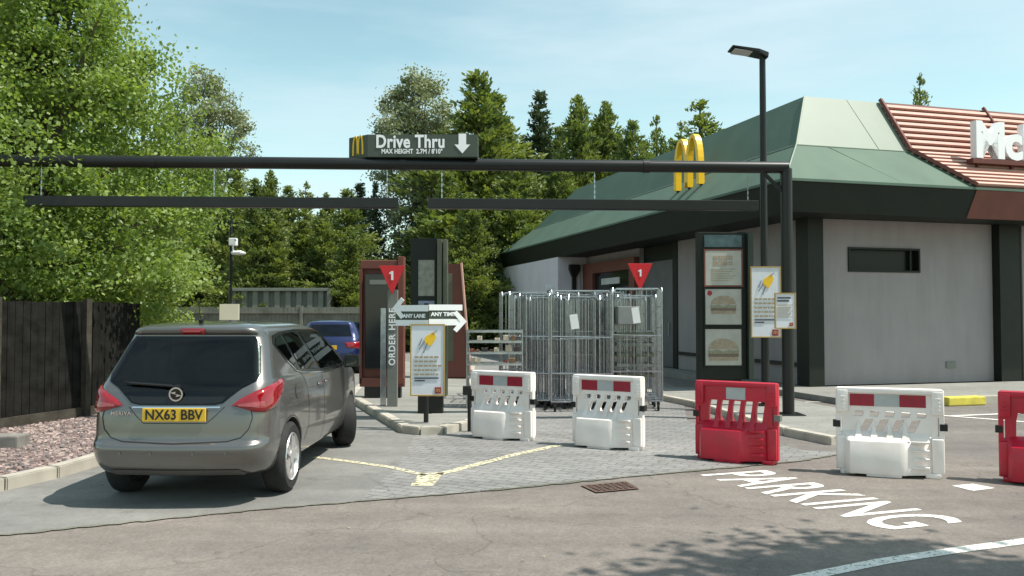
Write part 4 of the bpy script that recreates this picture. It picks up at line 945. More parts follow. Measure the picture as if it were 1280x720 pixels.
class Car:
    # rows: z, rear y, front y, half width, rear sag, rear corner rx, ry
    def __init__(s, t, rows, SX, SZ, taper=.05):
        s.t = t; s.SX = SX; s.SZ = SZ; s.taper = taper
        rings = []
        for z, yr, yf, w_, sag, rx, ry in interp_rows(rows, 4): rings.append(s.ring(z, yr, yf, max(w_, .05), sag, rx, ry))
        s.rings = rings; mb = MB(); mb.loft(rings); s.mb = mb
        bm = bmesh.new(); vs = [bm.verts.new(v) for v in mb.v]
        for f in mb.f:
            try: bm.faces.new([vs[i] for i in f])
            except ValueError: pass
        bmesh.ops.recalc_face_normals(bm, faces=bm.faces[:]); bm.normal_update(); s.bvh = BVHTree.FromBMesh(bm); s.bm = bm
    def tp(s, y): return 1-s.taper*max(0, (1.7-y)/1.7)**2-.10*max(0, (y-2.9)/1.4)**2
    def ring(s, z, yr, yf, w_, sag, rx, ry):
        rx = min(rx, w_*.9); pts = []
        NA, NB, NS, NF = 10, 9, 36, 9
        q = []      # right half, rear centre to front centre
        for i in range(NA): x = (w_-rx)*i/NA; q.append((x, yr+sag*(x/w_)**2))
        ys = yr+sag*((w_-rx)/w_)**2
        for i in range(NB): a = math.pi/2*i/NB; q.append((w_-rx+rx*math.sin(a)**.9, ys+ry*(1-math.cos(a)**.9)))
        y0 = ys+ry; fr = min(.55, (yf-y0)*.4); y1 = yf-fr
        for i in range(NS): q.append((w_, y0+(y1-y0)*i/NS))
        for i in range(NF+1): a = math.pi/2*i/NF; q.append((w_*math.cos(a)**.75 if i < NF else 0, y1+fr*math.sin(a)))
        L_ = [(-x, y) for x, y in q[1:-1]][::-1]
        for x, y in q+L_: pts.append(Vector((x*s.tp(y)*s.SX, y, z*s.SZ)))
        return pts
    def body(s, m, arches_, r, depth=.3, cavity=None, openings=()):
        o = build('body', s.mb, m, s.t, smooth=True, local=True)
        cuts = []
        if cavity:
            mbc = MB(); rg_ = []
            for z, yr, yf, w_, sag, rx, ry in interp_rows(cavity, 2): rg_.append(s.ring(z, yr+.07, yf-.07, max(w_-.07, .05), sag, rx, ry))
            mbc.loft(rg_); cuts.append(build('cut', mbc, M_rubber))
        for view, ol in openings:
            mbo = MB(); n_ = len(ol)
            if view == 'rear': va = [(p[0]*s.SX, -1, p[1]*s.SZ) for p in ol]+[(p[0]*s.SX, .95, p[1]*s.SZ) for p in ol]
            else:
                sg_ = 1 if view == 'side+' else -1; va = [(sg_*1.2, p[0], p[1]*s.SZ) for p in ol]+[(sg_*.3, p[0], p[1]*s.SZ) for p in ol]
            mbo.add(va, [list(range(n_)), list(range(n_, 2*n_))[::-1]]+[(i, i+n_, (i+1) % n_+n_, (i+1) % n_) for i in range(n_)]); cuts.append(build('cut', mbo, M_rubber))
        mb = MB()
        for (y, zc) in arches_:
            for sd_ in (-1, 1):
                xa = sd_*.95; xb = sd_*(s.SX*.906-depth); mb2 = MB(); mb2.tube([(min(xa,xb), y, zc), (max(xa,xb), y, zc)], r, 40); cuts.append(build('cut', mb2, M_rubber))
        bpy.context.view_layer.update()
        Mo = MW[s.t.name]
        for c in cuts: c.matrix_world = Mo; md = o.modifiers.new('b', 'BOOLEAN'); md.operation = 'DIFFERENCE'; md.object = c; md.solver = 'EXACT'
        bpy.context.view_layer.update(); dg = bpy.context.evaluated_depsgraph_get(); me = bpy.data.meshes.new_from_object(o.evaluated_get(dg))
        o.modifiers.clear(); o.data = me
        for c in cuts: bpy.data.objects.remove(c)
        me.polygons.foreach_set('use_smooth', [True]*len(me.polygons))
        try: me.set_sharp_from_angle(angle=R(38))
        except Exception: pass
        s.obj = o; return o
    def patch(s, name, outline, view, m, off=.004, bulge=0, step=.035, ang=40, parent=None, edge=.03, holes=()):
        # view 'rear': outline (x,z); 'side+': (y,z) from +x; 'diag+': (t,z); 'top': (x,y). Projected onto the body
        bm = bmesh.new(); sg = -1 if view.endswith('-') else 1
        vs = [bm.verts.new((p[0], p[1], 0)) for p in outline]; bm.faces.new(vs)
        xs = [p[0] for p in outline]; ys = [p[1] for p in outline]
        for ax, lo, hi in ((0, min(xs), max(xs)), (1, min(ys), max(ys))):
            c = lo+step
            while c < hi:
                nn = (1,0,0) if ax == 0 else (0,1,0); co = (c,0,0) if ax == 0 else (0,c,0)
                bmesh.ops.bisect_plane(bm, geom=bm.verts[:]+bm.edges[:]+bm.faces[:], plane_co=co, plane_no=nn, dist=1e-5); c += step
        bmesh.ops.triangulate(bm, faces=[f for f in bm.faces if len(f.verts) > 4])
        a = R(ang); n_ = len(outline); bm.faces.ensure_lookup_table(); bm.faces.index_update(); flat = [f.calc_center_median().xy for f in bm.faces]
        def ed(p):
            best = 9
            for i in range(n_):
                A, B2 = Vector(outline[i]), Vector(outline[(i+1) % n_]); d = B2-A; t = max(0, min(1, (Vector(p)-A).dot(d)/max(d.length_squared, 1e-9))); best = min(best, (Vector(p)-(A+d*t)).length)
            return best
        bad = []
        for v in bm.verts:
            p = v.co.copy()
            if view.startswith('rear'): o_ = Vector((p.x*s.SX, -2, p.y*s.SZ)); d = Vector((0,1,0))
            elif view.startswith('top'): o_ = Vector((p.x*s.SX, p.y, 3)); d = Vector((0,0,-1))
            elif view.startswith('side'): o_ = Vector((sg*3, p.x, p.y*s.SZ)); d = Vector((-sg,0,0))
            else:
                e = Vector((math.cos(a), math.sin(a), 0)); d = Vector((-math.sin(a), math.cos(a), 0)); o_ = e*p.x-d*3; o_.z = p.y*s.SZ
                o_.x *= sg; d.x *= sg
            h = s.bvh.ray_cast(o_, d)
            if h[0] is None: bad.append(v); continue
            nn = h[1]; nn = -nn if nn.dot(d) > 0 else nn
            k = off+(bulge*min(1, ed(p.xy)/edge)**.5 if bulge else 0); v.co = h[0]+nn*k
        if holes:
            kill = []
            for f in bm.faces:
                if flat[f.index] is not None and any(inside(flat[f.index], h_) for h_ in holes): kill.append(f)
            bmesh.ops.delete(bm, geom=kill, context='FACES')
        bad = [v for v in bad if v.is_valid]
        bmesh.ops.delete(bm, geom=bad, context='VERTS'); bm.verts.index_update(); bm.verts.ensure_lookup_table()
        mb = MB(); mb.add([v.co.copy() for v in bm.verts], [[v.index for v in f.verts] for f in bm.faces]); bm.free()
        return build(name, mb, m, parent or s.t, smooth=True, local=True)
    def line(s, name, pts, wd, view, m, off=.003, closed=False, parent=None, **k):
        a = []; b = []; n_ = len(pts)
        for i, p in enumerate(pts):
            p = Vector(p); d = Vector(pts[min(i+1, n_-1)])-Vector(pts[max(i-1, 0)]); nn = Vector((-d.y, d.x)).normalized()*wd/2; a.append(tuple(p+nn)); b.append(tuple(p-nn))
        return s.patch(name, a+b[::-1], view, m, off, parent=parent or s.obj, **k)
def wheel(t, x, y, zc, r, wd, side, m_rim, steer=0, spokes=5):
    ty = MB(); n = 40; prof = [(-wd/2+.02, r*.66), (-wd/2, r*.72), (-wd/2-.004, r*.88), (-wd/2+.02, r*.975), (-wd/2+.05, r), (wd/2-.05, r), (wd/2-.02, r*.975), (wd/2+.004, r*.88), (wd/2, r*.72), (wd/2-.02, r*.66)]
    M_ = Matrix.Translation((x, y, zc)) @ Matrix.Rotation(steer, 4, 'Z') @ (Matrix.Rotation(math.pi, 4, 'Z') if side < 0 else Matrix())
    ty.xf = M_; ty.loft([[(px, rr_*math.cos(2*math.pi*k/n), rr_*math.sin(2*math.pi*k/n)) for k in range(n)] for px, rr_ in prof], cap=False)
    w_ = build('wheel', ty, M_rubber, t, smooth=True, local=True)
    rm = MB(); rm.xf = M_
    rm.loft([[(px, rr_*math.cos(2*math.pi*k/n), rr_*math.sin(2*math.pi*k/n)) for k in range(n)] for px, rr_ in ((-wd/2+.02, r*.67), (wd/2-.01, r*.69), (wd/2+.004, r*.665), (wd/2-.03, r*.61), (-wd/2+.04, r*.58))], cap=False)
    for i in range(spokes):
        for da in (-.16, .16):
            a = 2*math.pi*i/spokes; a1 = a+da*1.15; a0 = a+da*.9
            def pt(rad, an, off, px): return (px, rad*math.cos(an)-off*math.sin(an), rad*math.sin(an)+off*math.cos(an))
            rm.loft([[pt(r*.15, a0, -.02, wd/2-.035), pt(r*.15, a0, .02, wd/2-.035), pt(r*.15, a0, .02, wd/2-.005), pt(r*.15, a0, -.02, wd/2-.005)], [pt(r*.64, a1, -.019, wd/2-.045), pt(r*.64, a1, .019, wd/2-.045), pt(r*.64, a1, .019, wd/2-.008), pt(r*.64, a1, -.019, wd/2-.008)]])
    rm.tube([(wd/2-.04, 0, 0), (wd/2+.0, 0, 0)], r*.2, 16)
    build('rim', rm, m_rim, w_, smooth=True, local=True)
    bk = MB(); bk.xf = M_; bk.tube([(-.02, 0, 0), (.0, 0, 0)], r*.62, 24); build('brake_disc', bk, mat_brake, w_, local=True)
mat_brake = mat('dark_brake', (.03,.03,.03), .6, metal=.5)
M_cabin = mat('dark_cabin_trim', (.035,.036,.04), .85)
M_rim = mat('silver_alloy', (.62,.61,.60), .32, metal=.75, var=.05)
M_paint = mat('silver_beige_paint', (.158,.152,.146), .30, metal=.7, var=.02, vs=2, coat=.9)
M_blue = mat('blue_paint', (.008,.017,.085), .3, metal=.4, var=.02, coat=1)
def glass_mat():
    m = bpy.data.materials.new('car_glass'); m.use_nodes = True; t = m.node_tree; n = t.nodes; l = t.links; n.clear()
    o = n.new('ShaderNodeOutputMaterial'); tr = n.new('ShaderNodeBsdfTransparent'); tr.inputs[0].default_value = (.30,.36,.35,1)
    gl = n.new('ShaderNodeBsdfGlossy'); gl.inputs['Roughness'].default_value = .02; fr = n.new('ShaderNodeFresnel'); fr.inputs[0].default_value = 1.5
    ms = n.new('ShaderNodeMixShader'); l.new(fr.outputs[0], ms.inputs[0]); l.new(tr.outputs[0], ms.inputs[1]); l.new(gl.outputs[0], ms.inputs[2]); l.new(ms.outputs[0], o.inputs[0]); return m
M_glassblk = mat('dark_car_glass', (.006,.008,.008), .03, var=0, spec=.8)
M_glass = glass_mat(); M_gblack = mat('gloss_black_trim', (.01,.01,.01), .15, var=0); M_gap = mat('shut_line', (.012,.011,.01), .8, var=0)
M_tail = mat('tail_lamp_red', (.23,.002,.006), .1, var=.15, vs=9, coat=1); M_tailclear = mat('tail_lamp_pale', (.30,.05,.05), .15, var=.2, vs=30, coat=1)
M_chrome = mat('chrome', (.75,.75,.74), .12, metal=1, var=0); M_plate = mat('yellow_plate', (.72,.44,.03), .4, var=.03); M_pltx = mat('plate_black', (.01,.01,.01), .5, var=0)

rowsM = [(.24,.30,4.05,.76,.05,.30,.30),(.29,.13,4.15,.84,.06,.28,.30),(.36,.05,4.22,.875,.07,.26,.30),(.44,.015,4.27,.895,.07,.25,.30),(.50,.00,4.285,.903,.07,.25,.30),
 (.545,.008,4.28,.906,.07,.25,.30),(.575,.04,4.27,.906,.07,.24,.28),(.61,.055,4.265,.906,.07,.24,.28),(.72,.064,4.26,.906,.07,.24,.28),(.82,.075,4.24,.905,.07,.24,.28),(.90,.095,4.20,.90,.07,.23,.27),
 (.98,.12,4.05,.893,.07,.22,.26),(1.03,.145,3.75,.885,.07,.21,.25),(1.07,.168,3.6,.872,.07,.20,.24),(1.10,.19,3.6,.856,.07,.19,.23),(1.20,.262,3.42,.815,.07,.18,.21),
 (1.30,.335,3.24,.775,.07,.16,.19),(1.40,.402,3.02,.735,.07,.15,.18),(1.48,.445,2.82,.70,.07,.15,.17),(1.525,.43,2.64,.672,.06,.16,.17),(1.56,.44,2.4,.63,.06,.18,.2),(1.585,.54,2.1,.55,.06,.2,.2),(1.603,.75,1.55,.38,.05,.2,.2),(1.61,.95,1.4,.15,.03,.1,.1)]
car = thing('parked_car', 'silver beige compact people carrier seen from behind waiting on the drive lane', 'car', (-2.77, 6.86, 0), R(-.6))
K = Car(car, rowsM, .865, .95); 
RW = [(-.60,1.475),(.60,1.475),(.665,1.40),(.735,1.15),(.715,1.085),(.60,1.03),(.50,.955),(.44,.905),(.36,.89),(-.36,.89),(-.44,.905),(-.50,.955),(-.60,1.03),(-.715,1.085),(-.735,1.15),(-.665,1.40)]
RO = [(-.55,1.44),(.55,1.44),(.615,1.38),(.675,1.15),(.64,1.085),(.50,1.03),(-.50,1.03),(-.64,1.085),(-.675,1.15),(-.615,1.38)]
W1 = [(.72,1.39),(.78,1.45),(.95,1.475),(1.13,1.20),(1.06,1.175),(.93,1.24)]; W2 = [(1.03,1.485),(1.48,1.495),(1.84,1.09),(1.24,1.125)]
W3 = [(1.60,1.497),(2.38,1.475),(2.8,1.365),(3.24,1.12),(3.2,1.085),(1.95,1.08)]
cavM = [(.45,.45,2.9,.80,.05,.25,.25),(.9,.30,3.1,.84,.05,.22,.25),(1.1,.34,3.0,.82,.05,.2,.22),(1.2,.38,2.9,.79,.05,.18,.2),(1.4,.50,2.6,.72,.05,.15,.18),(1.5,.56,2.4,.66,.05,.15,.17),(1.55,.62,2.2,.55,.05,.15,.17)]
K.body([M_paint, M_cabin], [(.77, .315), (3.41, .315)], .352, cavity=cavM, openings=[('rear', RO)]+[(sd_, inset(o_, .9)) for sd_ in ('side+', 'side-') for o_ in (W1, W2, W3)])
for sx in (-.34, .34):
    for y_ in (2.15, 1.25):
        mb = MB(); mb.cbox((sx-.23, y_-.55, .45), (sx+.23, y_, .62), .05); mb.loft([[(sx-.21,y_-.62,.55),(sx+.21,y_-.62,.55),(sx+.21,y_-.48,.55),(sx-.21,y_-.48,.55)],[(sx-.20,y_-.78,1.08),(sx+.20,y_-.78,1.08),(sx+.20,y_-.68,1.08),(sx-.20,y_-.68,1.08)]])
        s_ = build('seat', mb, M_cabin, car, local=True, bevel=.02)
        build('headrest', MB().cbox((sx-.12, y_-.82, 1.12), (sx+.12, y_-.73, 1.28), .035).tube([(sx-.05, y_-.76, 1.05), (sx-.05, y_-.77, 1.14)], .007, 5), M_cabin, s_, smooth=True, local=True)
build('parcel_shelf', MB().box((-.60, .40, .90), (.60, .78, .915)), M_cabin, car, local=True)
build('dashboard', MB().cbox((-.62, 2.75, .85), (.62, 2.95, 1.0), .03), M_cabin, car, local=True)
# rear glass with the black lower band
rg = K.patch('rear_window', RW, 'rear', M_glass, .006)
K.patch('rear_window_surround', RW, 'rear', M_gblack, .003, step=.014, holes=[RO], parent=rg)
K.patch('black_band', [(-.47,.958),(.47,.958),(.43,.915),(.36,.90),(-.36,.90),(-.43,.915)], 'rear', M_gblack, .008, parent=rg)
# side glass
for sd_ in ('+', '-'):
    dl = K.patch('window_surround', [(.66,1.40),(.72,1.475),(.95,1.505),(1.5,1.52),(2.4,1.50),(2.85,1.39),(3.36,1.12),(3.3,1.06),(2.0,1.05),(1.25,1.10),(1.08,1.13),(.86,1.24)], 'side'+sd_, M_gblack, .003, step=.014, holes=[inset(o_, .9) for o_ in (W1, W2, W3)])
    K.patch('side_window', [(.72,1.39),(.78,1.45),(.95,1.475),(1.13,1.20),(1.06,1.175),(.93,1.24)], 'side'+sd_, M_glass, .007, parent=dl)
    K.patch('side_window', [(1.03,1.485),(1.48,1.495),(1.84,1.09),(1.24,1.125)], 'side'+sd_, M_glass, .007, parent=dl)
    K.patch('side_window', [(1.60,1.497),(2.38,1.475),(2.8,1.365),(3.24,1.12),(3.2,1.085),(1.95,1.08)], 'side'+sd_, M_glass, .007, parent=dl)
    K.line('window_trim', [(.9,1.225),(1.08,1.118),(1.25,1.09),(2.0,1.04),(3.0,1.05)], .014, 'side'+sd_, M_chrome, .005)
    # door gaps, sill line, handles
    K.line('door_gap', [(1.16,1.12),(1.30,.95),(1.36,.75),(1.34,.55),(1.22,.42)], .009, 'side'+sd_, M_gap, .002)
    K.line('door_gap', [(1.92,1.05),(1.98,.8),(1.98,.5),(1.96,.32)], .009, 'side'+sd_, M_gap, .002)
    K.line('door_gap', [(3.0,1.04),(2.96,.8),(2.9,.5),(2.86,.32)], .009, 'side'+sd_, M_gap, .002)
    pass
    for hy in (1.80, 2.10): K.patch('door_handle', [(hy-.09,.93),(hy-.07,.955),(hy+.07,.955),(hy+.09,.93),(hy+.07,.915),(hy-.07,.915)], 'side'+sd_, M_paint, .006, .03, .02, parent=K.obj)
    if sd_ == '+': K.patch('fuel_flap', ellipse(.98, .93, .075, .07, 20), 'side'+sd_, M_paint, .004, parent=K.obj)
    K.line('arch_gap', [(.77+.366*math.cos(a), (.315/.95+.385*math.sin(a))) for a in [R(x) for x in range(8, 176, 8)]], .012, 'side'+sd_, M_gblack, .002)
# tail lamps
for sg in ('+', '-'):
    tl = K.patch('tail_light', [(.425,.885),(.50,.945),(.60,1.0),(.72,1.04),(.86,1.075),(.945,1.085),(.95,1.05),(.90,.95),(.80,.86),(.68,.815),(.58,.825),(.48,.865)], 'diag'+sg, M_tail, .004, .022, .022, 38)
    K.patch('reflector', [(.47,.885),(.57,.905),(.66,.91),(.66,.875),(.57,.865),(.48,.872)], 'diag'+sg, M_tailclear, .03, 0, .03, 38, parent=tl)
# tailgate outline, bumper, plate
K.line('tailgate_gap', [(-.70,.86),(-.72,.78),(-.69,.68),(-.62,.61),(-.5,.58),(0,.565),(.5,.58),(.62,.61),(.69,.68),(.72,.78),(.70,.86)], .008, 'rear', M_gap, .003)
K.line('plate_recess_line', [(-.46,.875),(-.38,.80),(-.30,.735),(.30,.735),(.38,.80),(.46,.875)], .006, 'rear', M_gap, .002)
cb = MB(); yb = .085
plx, plz = (.0, .80*.95)
K.patch('chrome_strip', [(-.42,.875),(.42,.875),(.42,.862),(-.42,.862)], 'rear', M_chrome, .012, parent=K.obj)
pl = build('number_plate', MB().cbox((-.26, .045, .715), (.26, .063, .825), .004), M_plate, car, local=True)
build('characters', MB().text('NX63 BBV', .115, boardM((0, .0425, .768)), .003, bold=.0018, sx=.92), M_pltx, pl, local=True)
bd = build('badge', MB().shape([ellipse(0,0,.058,.058,28), ellipse(0,0,.046,.046,28)], boardM((0, .088, .935)), .016), M_chrome, car, local=True)
build('badge_bolt', MB().shape([[(-.05,.012),(.0,.022),(-.008,.004),(.05,-.01),(0,-.022),(.008,-.004)]], boardM((0, .086, .935)), .012), M_chrome, bd, local=True)
build('badge_back', MB().shape([ellipse(0,0,.048,.048,24)], boardM((0, .10, .935)), .03), M_gblack, bd, local=True)
build('model_lettering', MB().text('MERIVA', .044, boardM((-.45, .085, .778)), .02, bold=.001, sp=1.15), M_chrome, car, local=True)
K.patch('high_brake_light', [(-.12,1.545),(.12,1.545),(.125,1.50),(-.125,1.50)], 'rear', M_tail, .012, .01, .02)
K.line('hatch_top_gap', [(-.62,1.495),(0,1.497),(.62,1.495)], .012, 'rear', M_gap, .003)
wp = MB(); wp.tube([(0, .13, .985), (-.05, .11, 1.0), (-.42, .155, 1.02)], .009, 6); wp.tube([(-.05,.12,1.008),(-.47,.165,1.03)], .006, 5); wp.tube([(0,.16,.975),(0,.11,.99)], .028, 10)
build('wiper', wp, M_gblack, car, local=True)
K.patch('bumper_lower', [(-.60,.335),(.60,.335),(.66,.30),(.62,.275),(-.62,.275),(-.66,.30)], 'rear', mat('bumper_grey', (.10,.095,.09), .6), .006)
for x in (-.5, -.2, .2, .5): K.patch('parking_sensor', ellipse(x, .485, .012, .016, 10), 'rear', M_grey, .005, 0, .05)
for sx in (-1, 1):
    mr = MB(); mr.loft([[(sx*.79, 2.86, .98), (sx*.79, 2.94, .98), (sx*.79, 2.94, 1.06), (sx*.79, 2.86, 1.06)], [(sx*.82, 2.80, .98), (sx*.82, 2.98, .98), (sx*.82, 2.98, 1.13), (sx*.82, 2.80, 1.13)], [(sx*.98, 2.82, .99), (sx*.98, 2.96, 1.0), (sx*.98, 2.96, 1.12), (sx*.98, 2.82, 1.13)]])
    m_ = build('mirror', mr, M_gblack, car, smooth=True, local=True, bevel=.015)
    build('mirror_glass', MB().box((sx*.84 if sx > 0 else -.96, 2.795, 1.0), (.96 if sx > 0 else -.84, 2.80, 1.11)), M_glassblk, m_, local=True)
an = MB(); an.tube([(-.0, .62, 1.52), (.0, .60, 1.555)], .022, 8); an.tube([(0, .60, 1.55), (0, .54, 1.72)], .004, 5); build('aerial', an, M_rubber, car, local=True)
for sx in (-1, 1):
    wheel(car, sx*.685, .77, .315, .315, .195, sx, M_rim); wheel(car, sx*.68, 3.41, .315, .315, .195, sx, M_rim, R(24))
K.patch('windscreen', [(-.55,2.8),(.55,2.8),(.68,3.45),(-.68,3.45)], 'top', M_glassblk, .006)

rowsB = [(.20,.28,3.95,.74,.05,.3,.3),(.28,.10,4.1,.82,.08,.3,.3),(.42,.02,4.2,.87,.1,.3,.35),(.58,.0,4.22,.875,.1,.3,.35),(.72,.05,4.2,.875,.1,.28,.3),(.84,.08,4.1,.865,.1,.26,.3),(.92,.12,3.7,.85,.1,.24,.3),
 (.98,.17,3.0,.83,.1,.22,.3),(1.1,.26,2.75,.77,.1,.2,.25),(1.22,.40,2.5,.70,.1,.18,.22),(1.32,.5,2.25,.64,.08,.18,.2),(1.38,.55,2.0,.57,.07,.2,.2),(1.42,.75,1.75,.4,.05,.2,.2),(1.43,.95,1.5,.15,.03,.1,.1)]
bc = thing('parked_car', 'dark blue hatchback farther up the lane beyond the silver car', 'car', (P(412, 0, 22).x, 21.9, 0), R(2))
KB = Car(bc, rowsB, 1.0, 1.0); KB.body(M_blue, [(.75, .31), (3.35, .31)], .345)
KB.patch('rear_window', [(-.5,1.31),(.5,1.31),(.62,1.0),(-.62,1.0)], 'rear', M_glass, .005)
for sg in ('+', '-'):
    KB.patch('tail_light', [(.42,.84),(.9,.88),(.95,.80),(.85,.68),(.45,.70)], 'diag'+sg, M_tail, .004, .02, .03, 38)
    KB.patch('side_window', [(.75,1.05),(.95,1.3),(1.9,1.34),(2.6,1.02)], 'side'+sg, M_glass, .005)
p2 = build('number_plate', MB().cbox((-.26, .03, .66), (.26, .05, .77), .003), M_plate, bc, local=True)
for sx in (-1, 1): wheel(bc, sx*.76, .75, .31, .31, .2, sx, M_rim); wheel(bc, sx*.76, 3.35, .31, .31, .2, sx, M_rim)
# ------------------------------------------------------------------ trees
def rhombs(name, C_, D_, N_, ln, wd, m, parent):
    # leaf shaped faces: centre C, long axis D, face normal hint N
    D_ = D_/np.linalg.norm(D_, axis=1, keepdims=True); S = np.cross(D_, N_); S /= np.linalg.norm(S, axis=1, keepdims=True)+1e-9
    n = len(C_); V_ = np.empty((n, 4, 3)); l_ = ln.reshape(-1, 1); w_ = wd.reshape(-1, 1)
    V_[:,0] = C_-D_*l_*.5; V_[:,1] = C_-S*w_*.5; V_[:,2] = C_+D_*l_*.5; V_[:,3] = C_+S*w_*.5
    me = bpy.data.meshes.new(name); me.vertices.add(n*4); me.vertices.foreach_set('co', V_.ravel()); me.loops.add(n*4); me.loops.foreach_set('vertex_index', np.arange(n*4))
    me.polygons.add(n); me.polygons.foreach_set('loop_start', np.arange(n)*4); me.polygons.foreach_set('loop_total', np.full(n, 4)); me.materials.append(m); me.update(calc_edges=True)
    o = bpy.data.objects.new(name, me); col.objects.link(o); o.parent = parent; return o
M_leaf = mat('bright_leaf', (.31,.39,.11), .5, vs=1.6, c2=(.12,.20,.045), trans=.42)
M_leafs = mat('silver_leaf', (.33,.36,.23), .5, vs=2.0, c2=(.17,.20,.12), trans=.25)
M_con = mat('conifer_leaf', (.26,.30,.085), .6, vs=.8, c2=(.085,.13,.045), trans=.35)
M_cond = mat('dark_conifer_leaf', (.09,.125,.06), .6, vs=1.2, c2=(.04,.065,.03), trans=.15)
def broad(name, label, loc, H_, prof, n_cl, per, leaf, m, seed, z0, sig=.34, cat='tree', group=None, lean=(0,0)):
    g = np.random.default_rng(seed); t = thing(name, label, cat, loc, 0, group)
    cl = []
    zz_ = [p[0] for p in prof]; rr_ = [p[1] for p in prof]
    while len(cl) < n_cl:
        z = g.uniform(z0, H_); rmax = np.interp(z, zz_, rr_)
        if g.uniform() > rmax/max(rr_): continue
        a = g.uniform(0, 2*np.pi); r = rmax*(g.uniform()**.42)*(1+.16*np.sin(3*a+z*1.7+seed))
        cl.append((r*np.cos(a)+lean[0]*z, r*np.sin(a)+lean[1]*z, z))
    cl = np.array(cl)
    tr = MB(); tr.tube([(0,0,0), (.08,.02,H_*.25), (lean[0]*H_*.5, 0, H_*.55), (lean[0]*H_*.9, .05, H_*.92)], [H_*.022, H_*.017, H_*.01, H_*.003], 10)
    for i in range(0, n_cl, max(1, n_cl//70)):
        c = cl[i]; zb_ = max(H_*.14, c[2]*.55); b0 = Vector((lean[0]*zb_, 0, zb_)); c_ = Vector(c)
        tr.tube([b0, b0.lerp(c_, .5)+Vector((0,0,.15)), c_], [H_*.007, H_*.004, .008], 5)
    build('trunk', tr, M_bark, t, smooth=True, local=True)
    n = n_cl*per; idx = np.repeat(np.arange(n_cl), per); sc_ = g.uniform(.55, 1.25, n_cl)[idx][:, None]
    C_ = cl[idx]+g.normal(0, 1, (n,3))*np.array([sig, sig, sig*.62])*sc_
    D_ = g.normal(0, 1, (n,3)); D_[:,2] -= .35; N_ = g.normal(0, .6, (n,3)); N_[:,2] += .9
    ln = g.uniform(.75, 1.3, n)*leaf
    rhombs('crown', C_, D_, N_, ln, ln*.72, m, t); return t
def conifer(name, label, H_, R_, nb, m, seed, spray=.30, up=.55, pw=.8, group='conifers in the belt behind the lanes'):
    g = np.random.default_rng(seed); t = thing(name, label, 'tree', (0,0,0), 0, group)
    tr = MB(); tr.tube([(0,0,0), (0,0,H_*.6), (0,0,H_)], [H_*.016, H_*.009, .01], 8); Cs = []; Ds = []
    for i in range(nb):
        tt = g.uniform(.02, .985); z = H_*tt; a = g.uniform(0, 6.283); L_ = (R_*(1-tt)**pw)*g.uniform(.45, 1.2)*(1+.22*np.sin(a*2+z*1.3))+.10; e = up*g.uniform(.5, 1.3)+.25*tt
        d = np.array([np.cos(a)*np.cos(e), np.sin(a)*np.cos(e), np.sin(e)]); ns = max(7, int(L_*42)); s_ = g.uniform(.15, 1, ns)**.75*L_
        p = np.array([0,0,z])+d*s_[:,None]; p[:,2] -= .10*(s_**2); w_ = .10+.16*L_*(1-s_/L_/1.15); p += g.normal(0, 1, (ns,3))*w_[:,None]*np.array([.6,.6,.45]); Cs.append(p)
        dd = d*1.0+g.normal(0, .45, (ns,3)); dd[:,2] += .25; Ds.append(dd)
        if i % 6 == 0: tr.tube([(0,0,z), tuple(np.array([0,0,z])+d*L_*.8)], [.03, .008], 4)
    build('trunk', tr, M_bark, t, local=True)
    C_ = np.concatenate(Cs); D_ = np.concatenate(Ds); n = len(C_); N_ = g.normal(0, .7, (n,3)); N_[:,2] += .8; ln = g.uniform(.6, 1.3, n)*spray
    rhombs('crown', C_, D_, N_, ln, ln*.42, m, t); return t
def treeloc(px_, Y): return (P(px_, 0, Y).x, Y, 0)
# big broadleaf at the left
broad('broadleaf_tree', 'large bright green broadleaf tree overhanging the dark fence', (-8.35, 14.6, 0), 10.0, [(.95,2.0),(1.9,2.65),(2.8,2.85),(4.2,2.85),(5.8,2.1),(7.2,1.55),(8.6,1.2),(10.0,.3)], 620, 240, .078, M_leaf, 5, 1.1, .25)
broad('broadleaf_tree', 'lighter green broadleaf tree right of the large tree over the fence end', (-9.2, 18.6, 0), 5.6, [(1.2,1.2),(2.4,2.1),(3.6,2.0),(4.8,1.2),(5.6,.3)], 230, 190, .08, M_leaf, 9, 1.5, .28)
broad('broadleaf_tree', 'broadleaf tree behind the large tree at the left edge of the picture', (-15.5, 21.5, 0), 12.0, [(.9,2.4),(3,4.0),(6,4.0),(9,3.0),(12,.4)], 300, 110, .17, M_leaf, 10, .9, .5)
broad('silver_tree', 'grey green round crowned tree rising between big tree and conifers', treeloc(262, 46), P(0,92,46).z, [(4,1.2),(8,2.2),(11,2.5),(13,1.9),(14.8,.5)], 260, 130, .15, M_leafs, 21, 4, .30)
broad('silver_tree', 'tall grey green poplar directly behind the height sign', treeloc(524, 43), P(0,93,43).z, [(1.5,1.0),(5,1.8),(9,2.1),(12,2.0),(13.9,.7)], 330, 150, .14, M_leafs, 22, 1.0, .30)
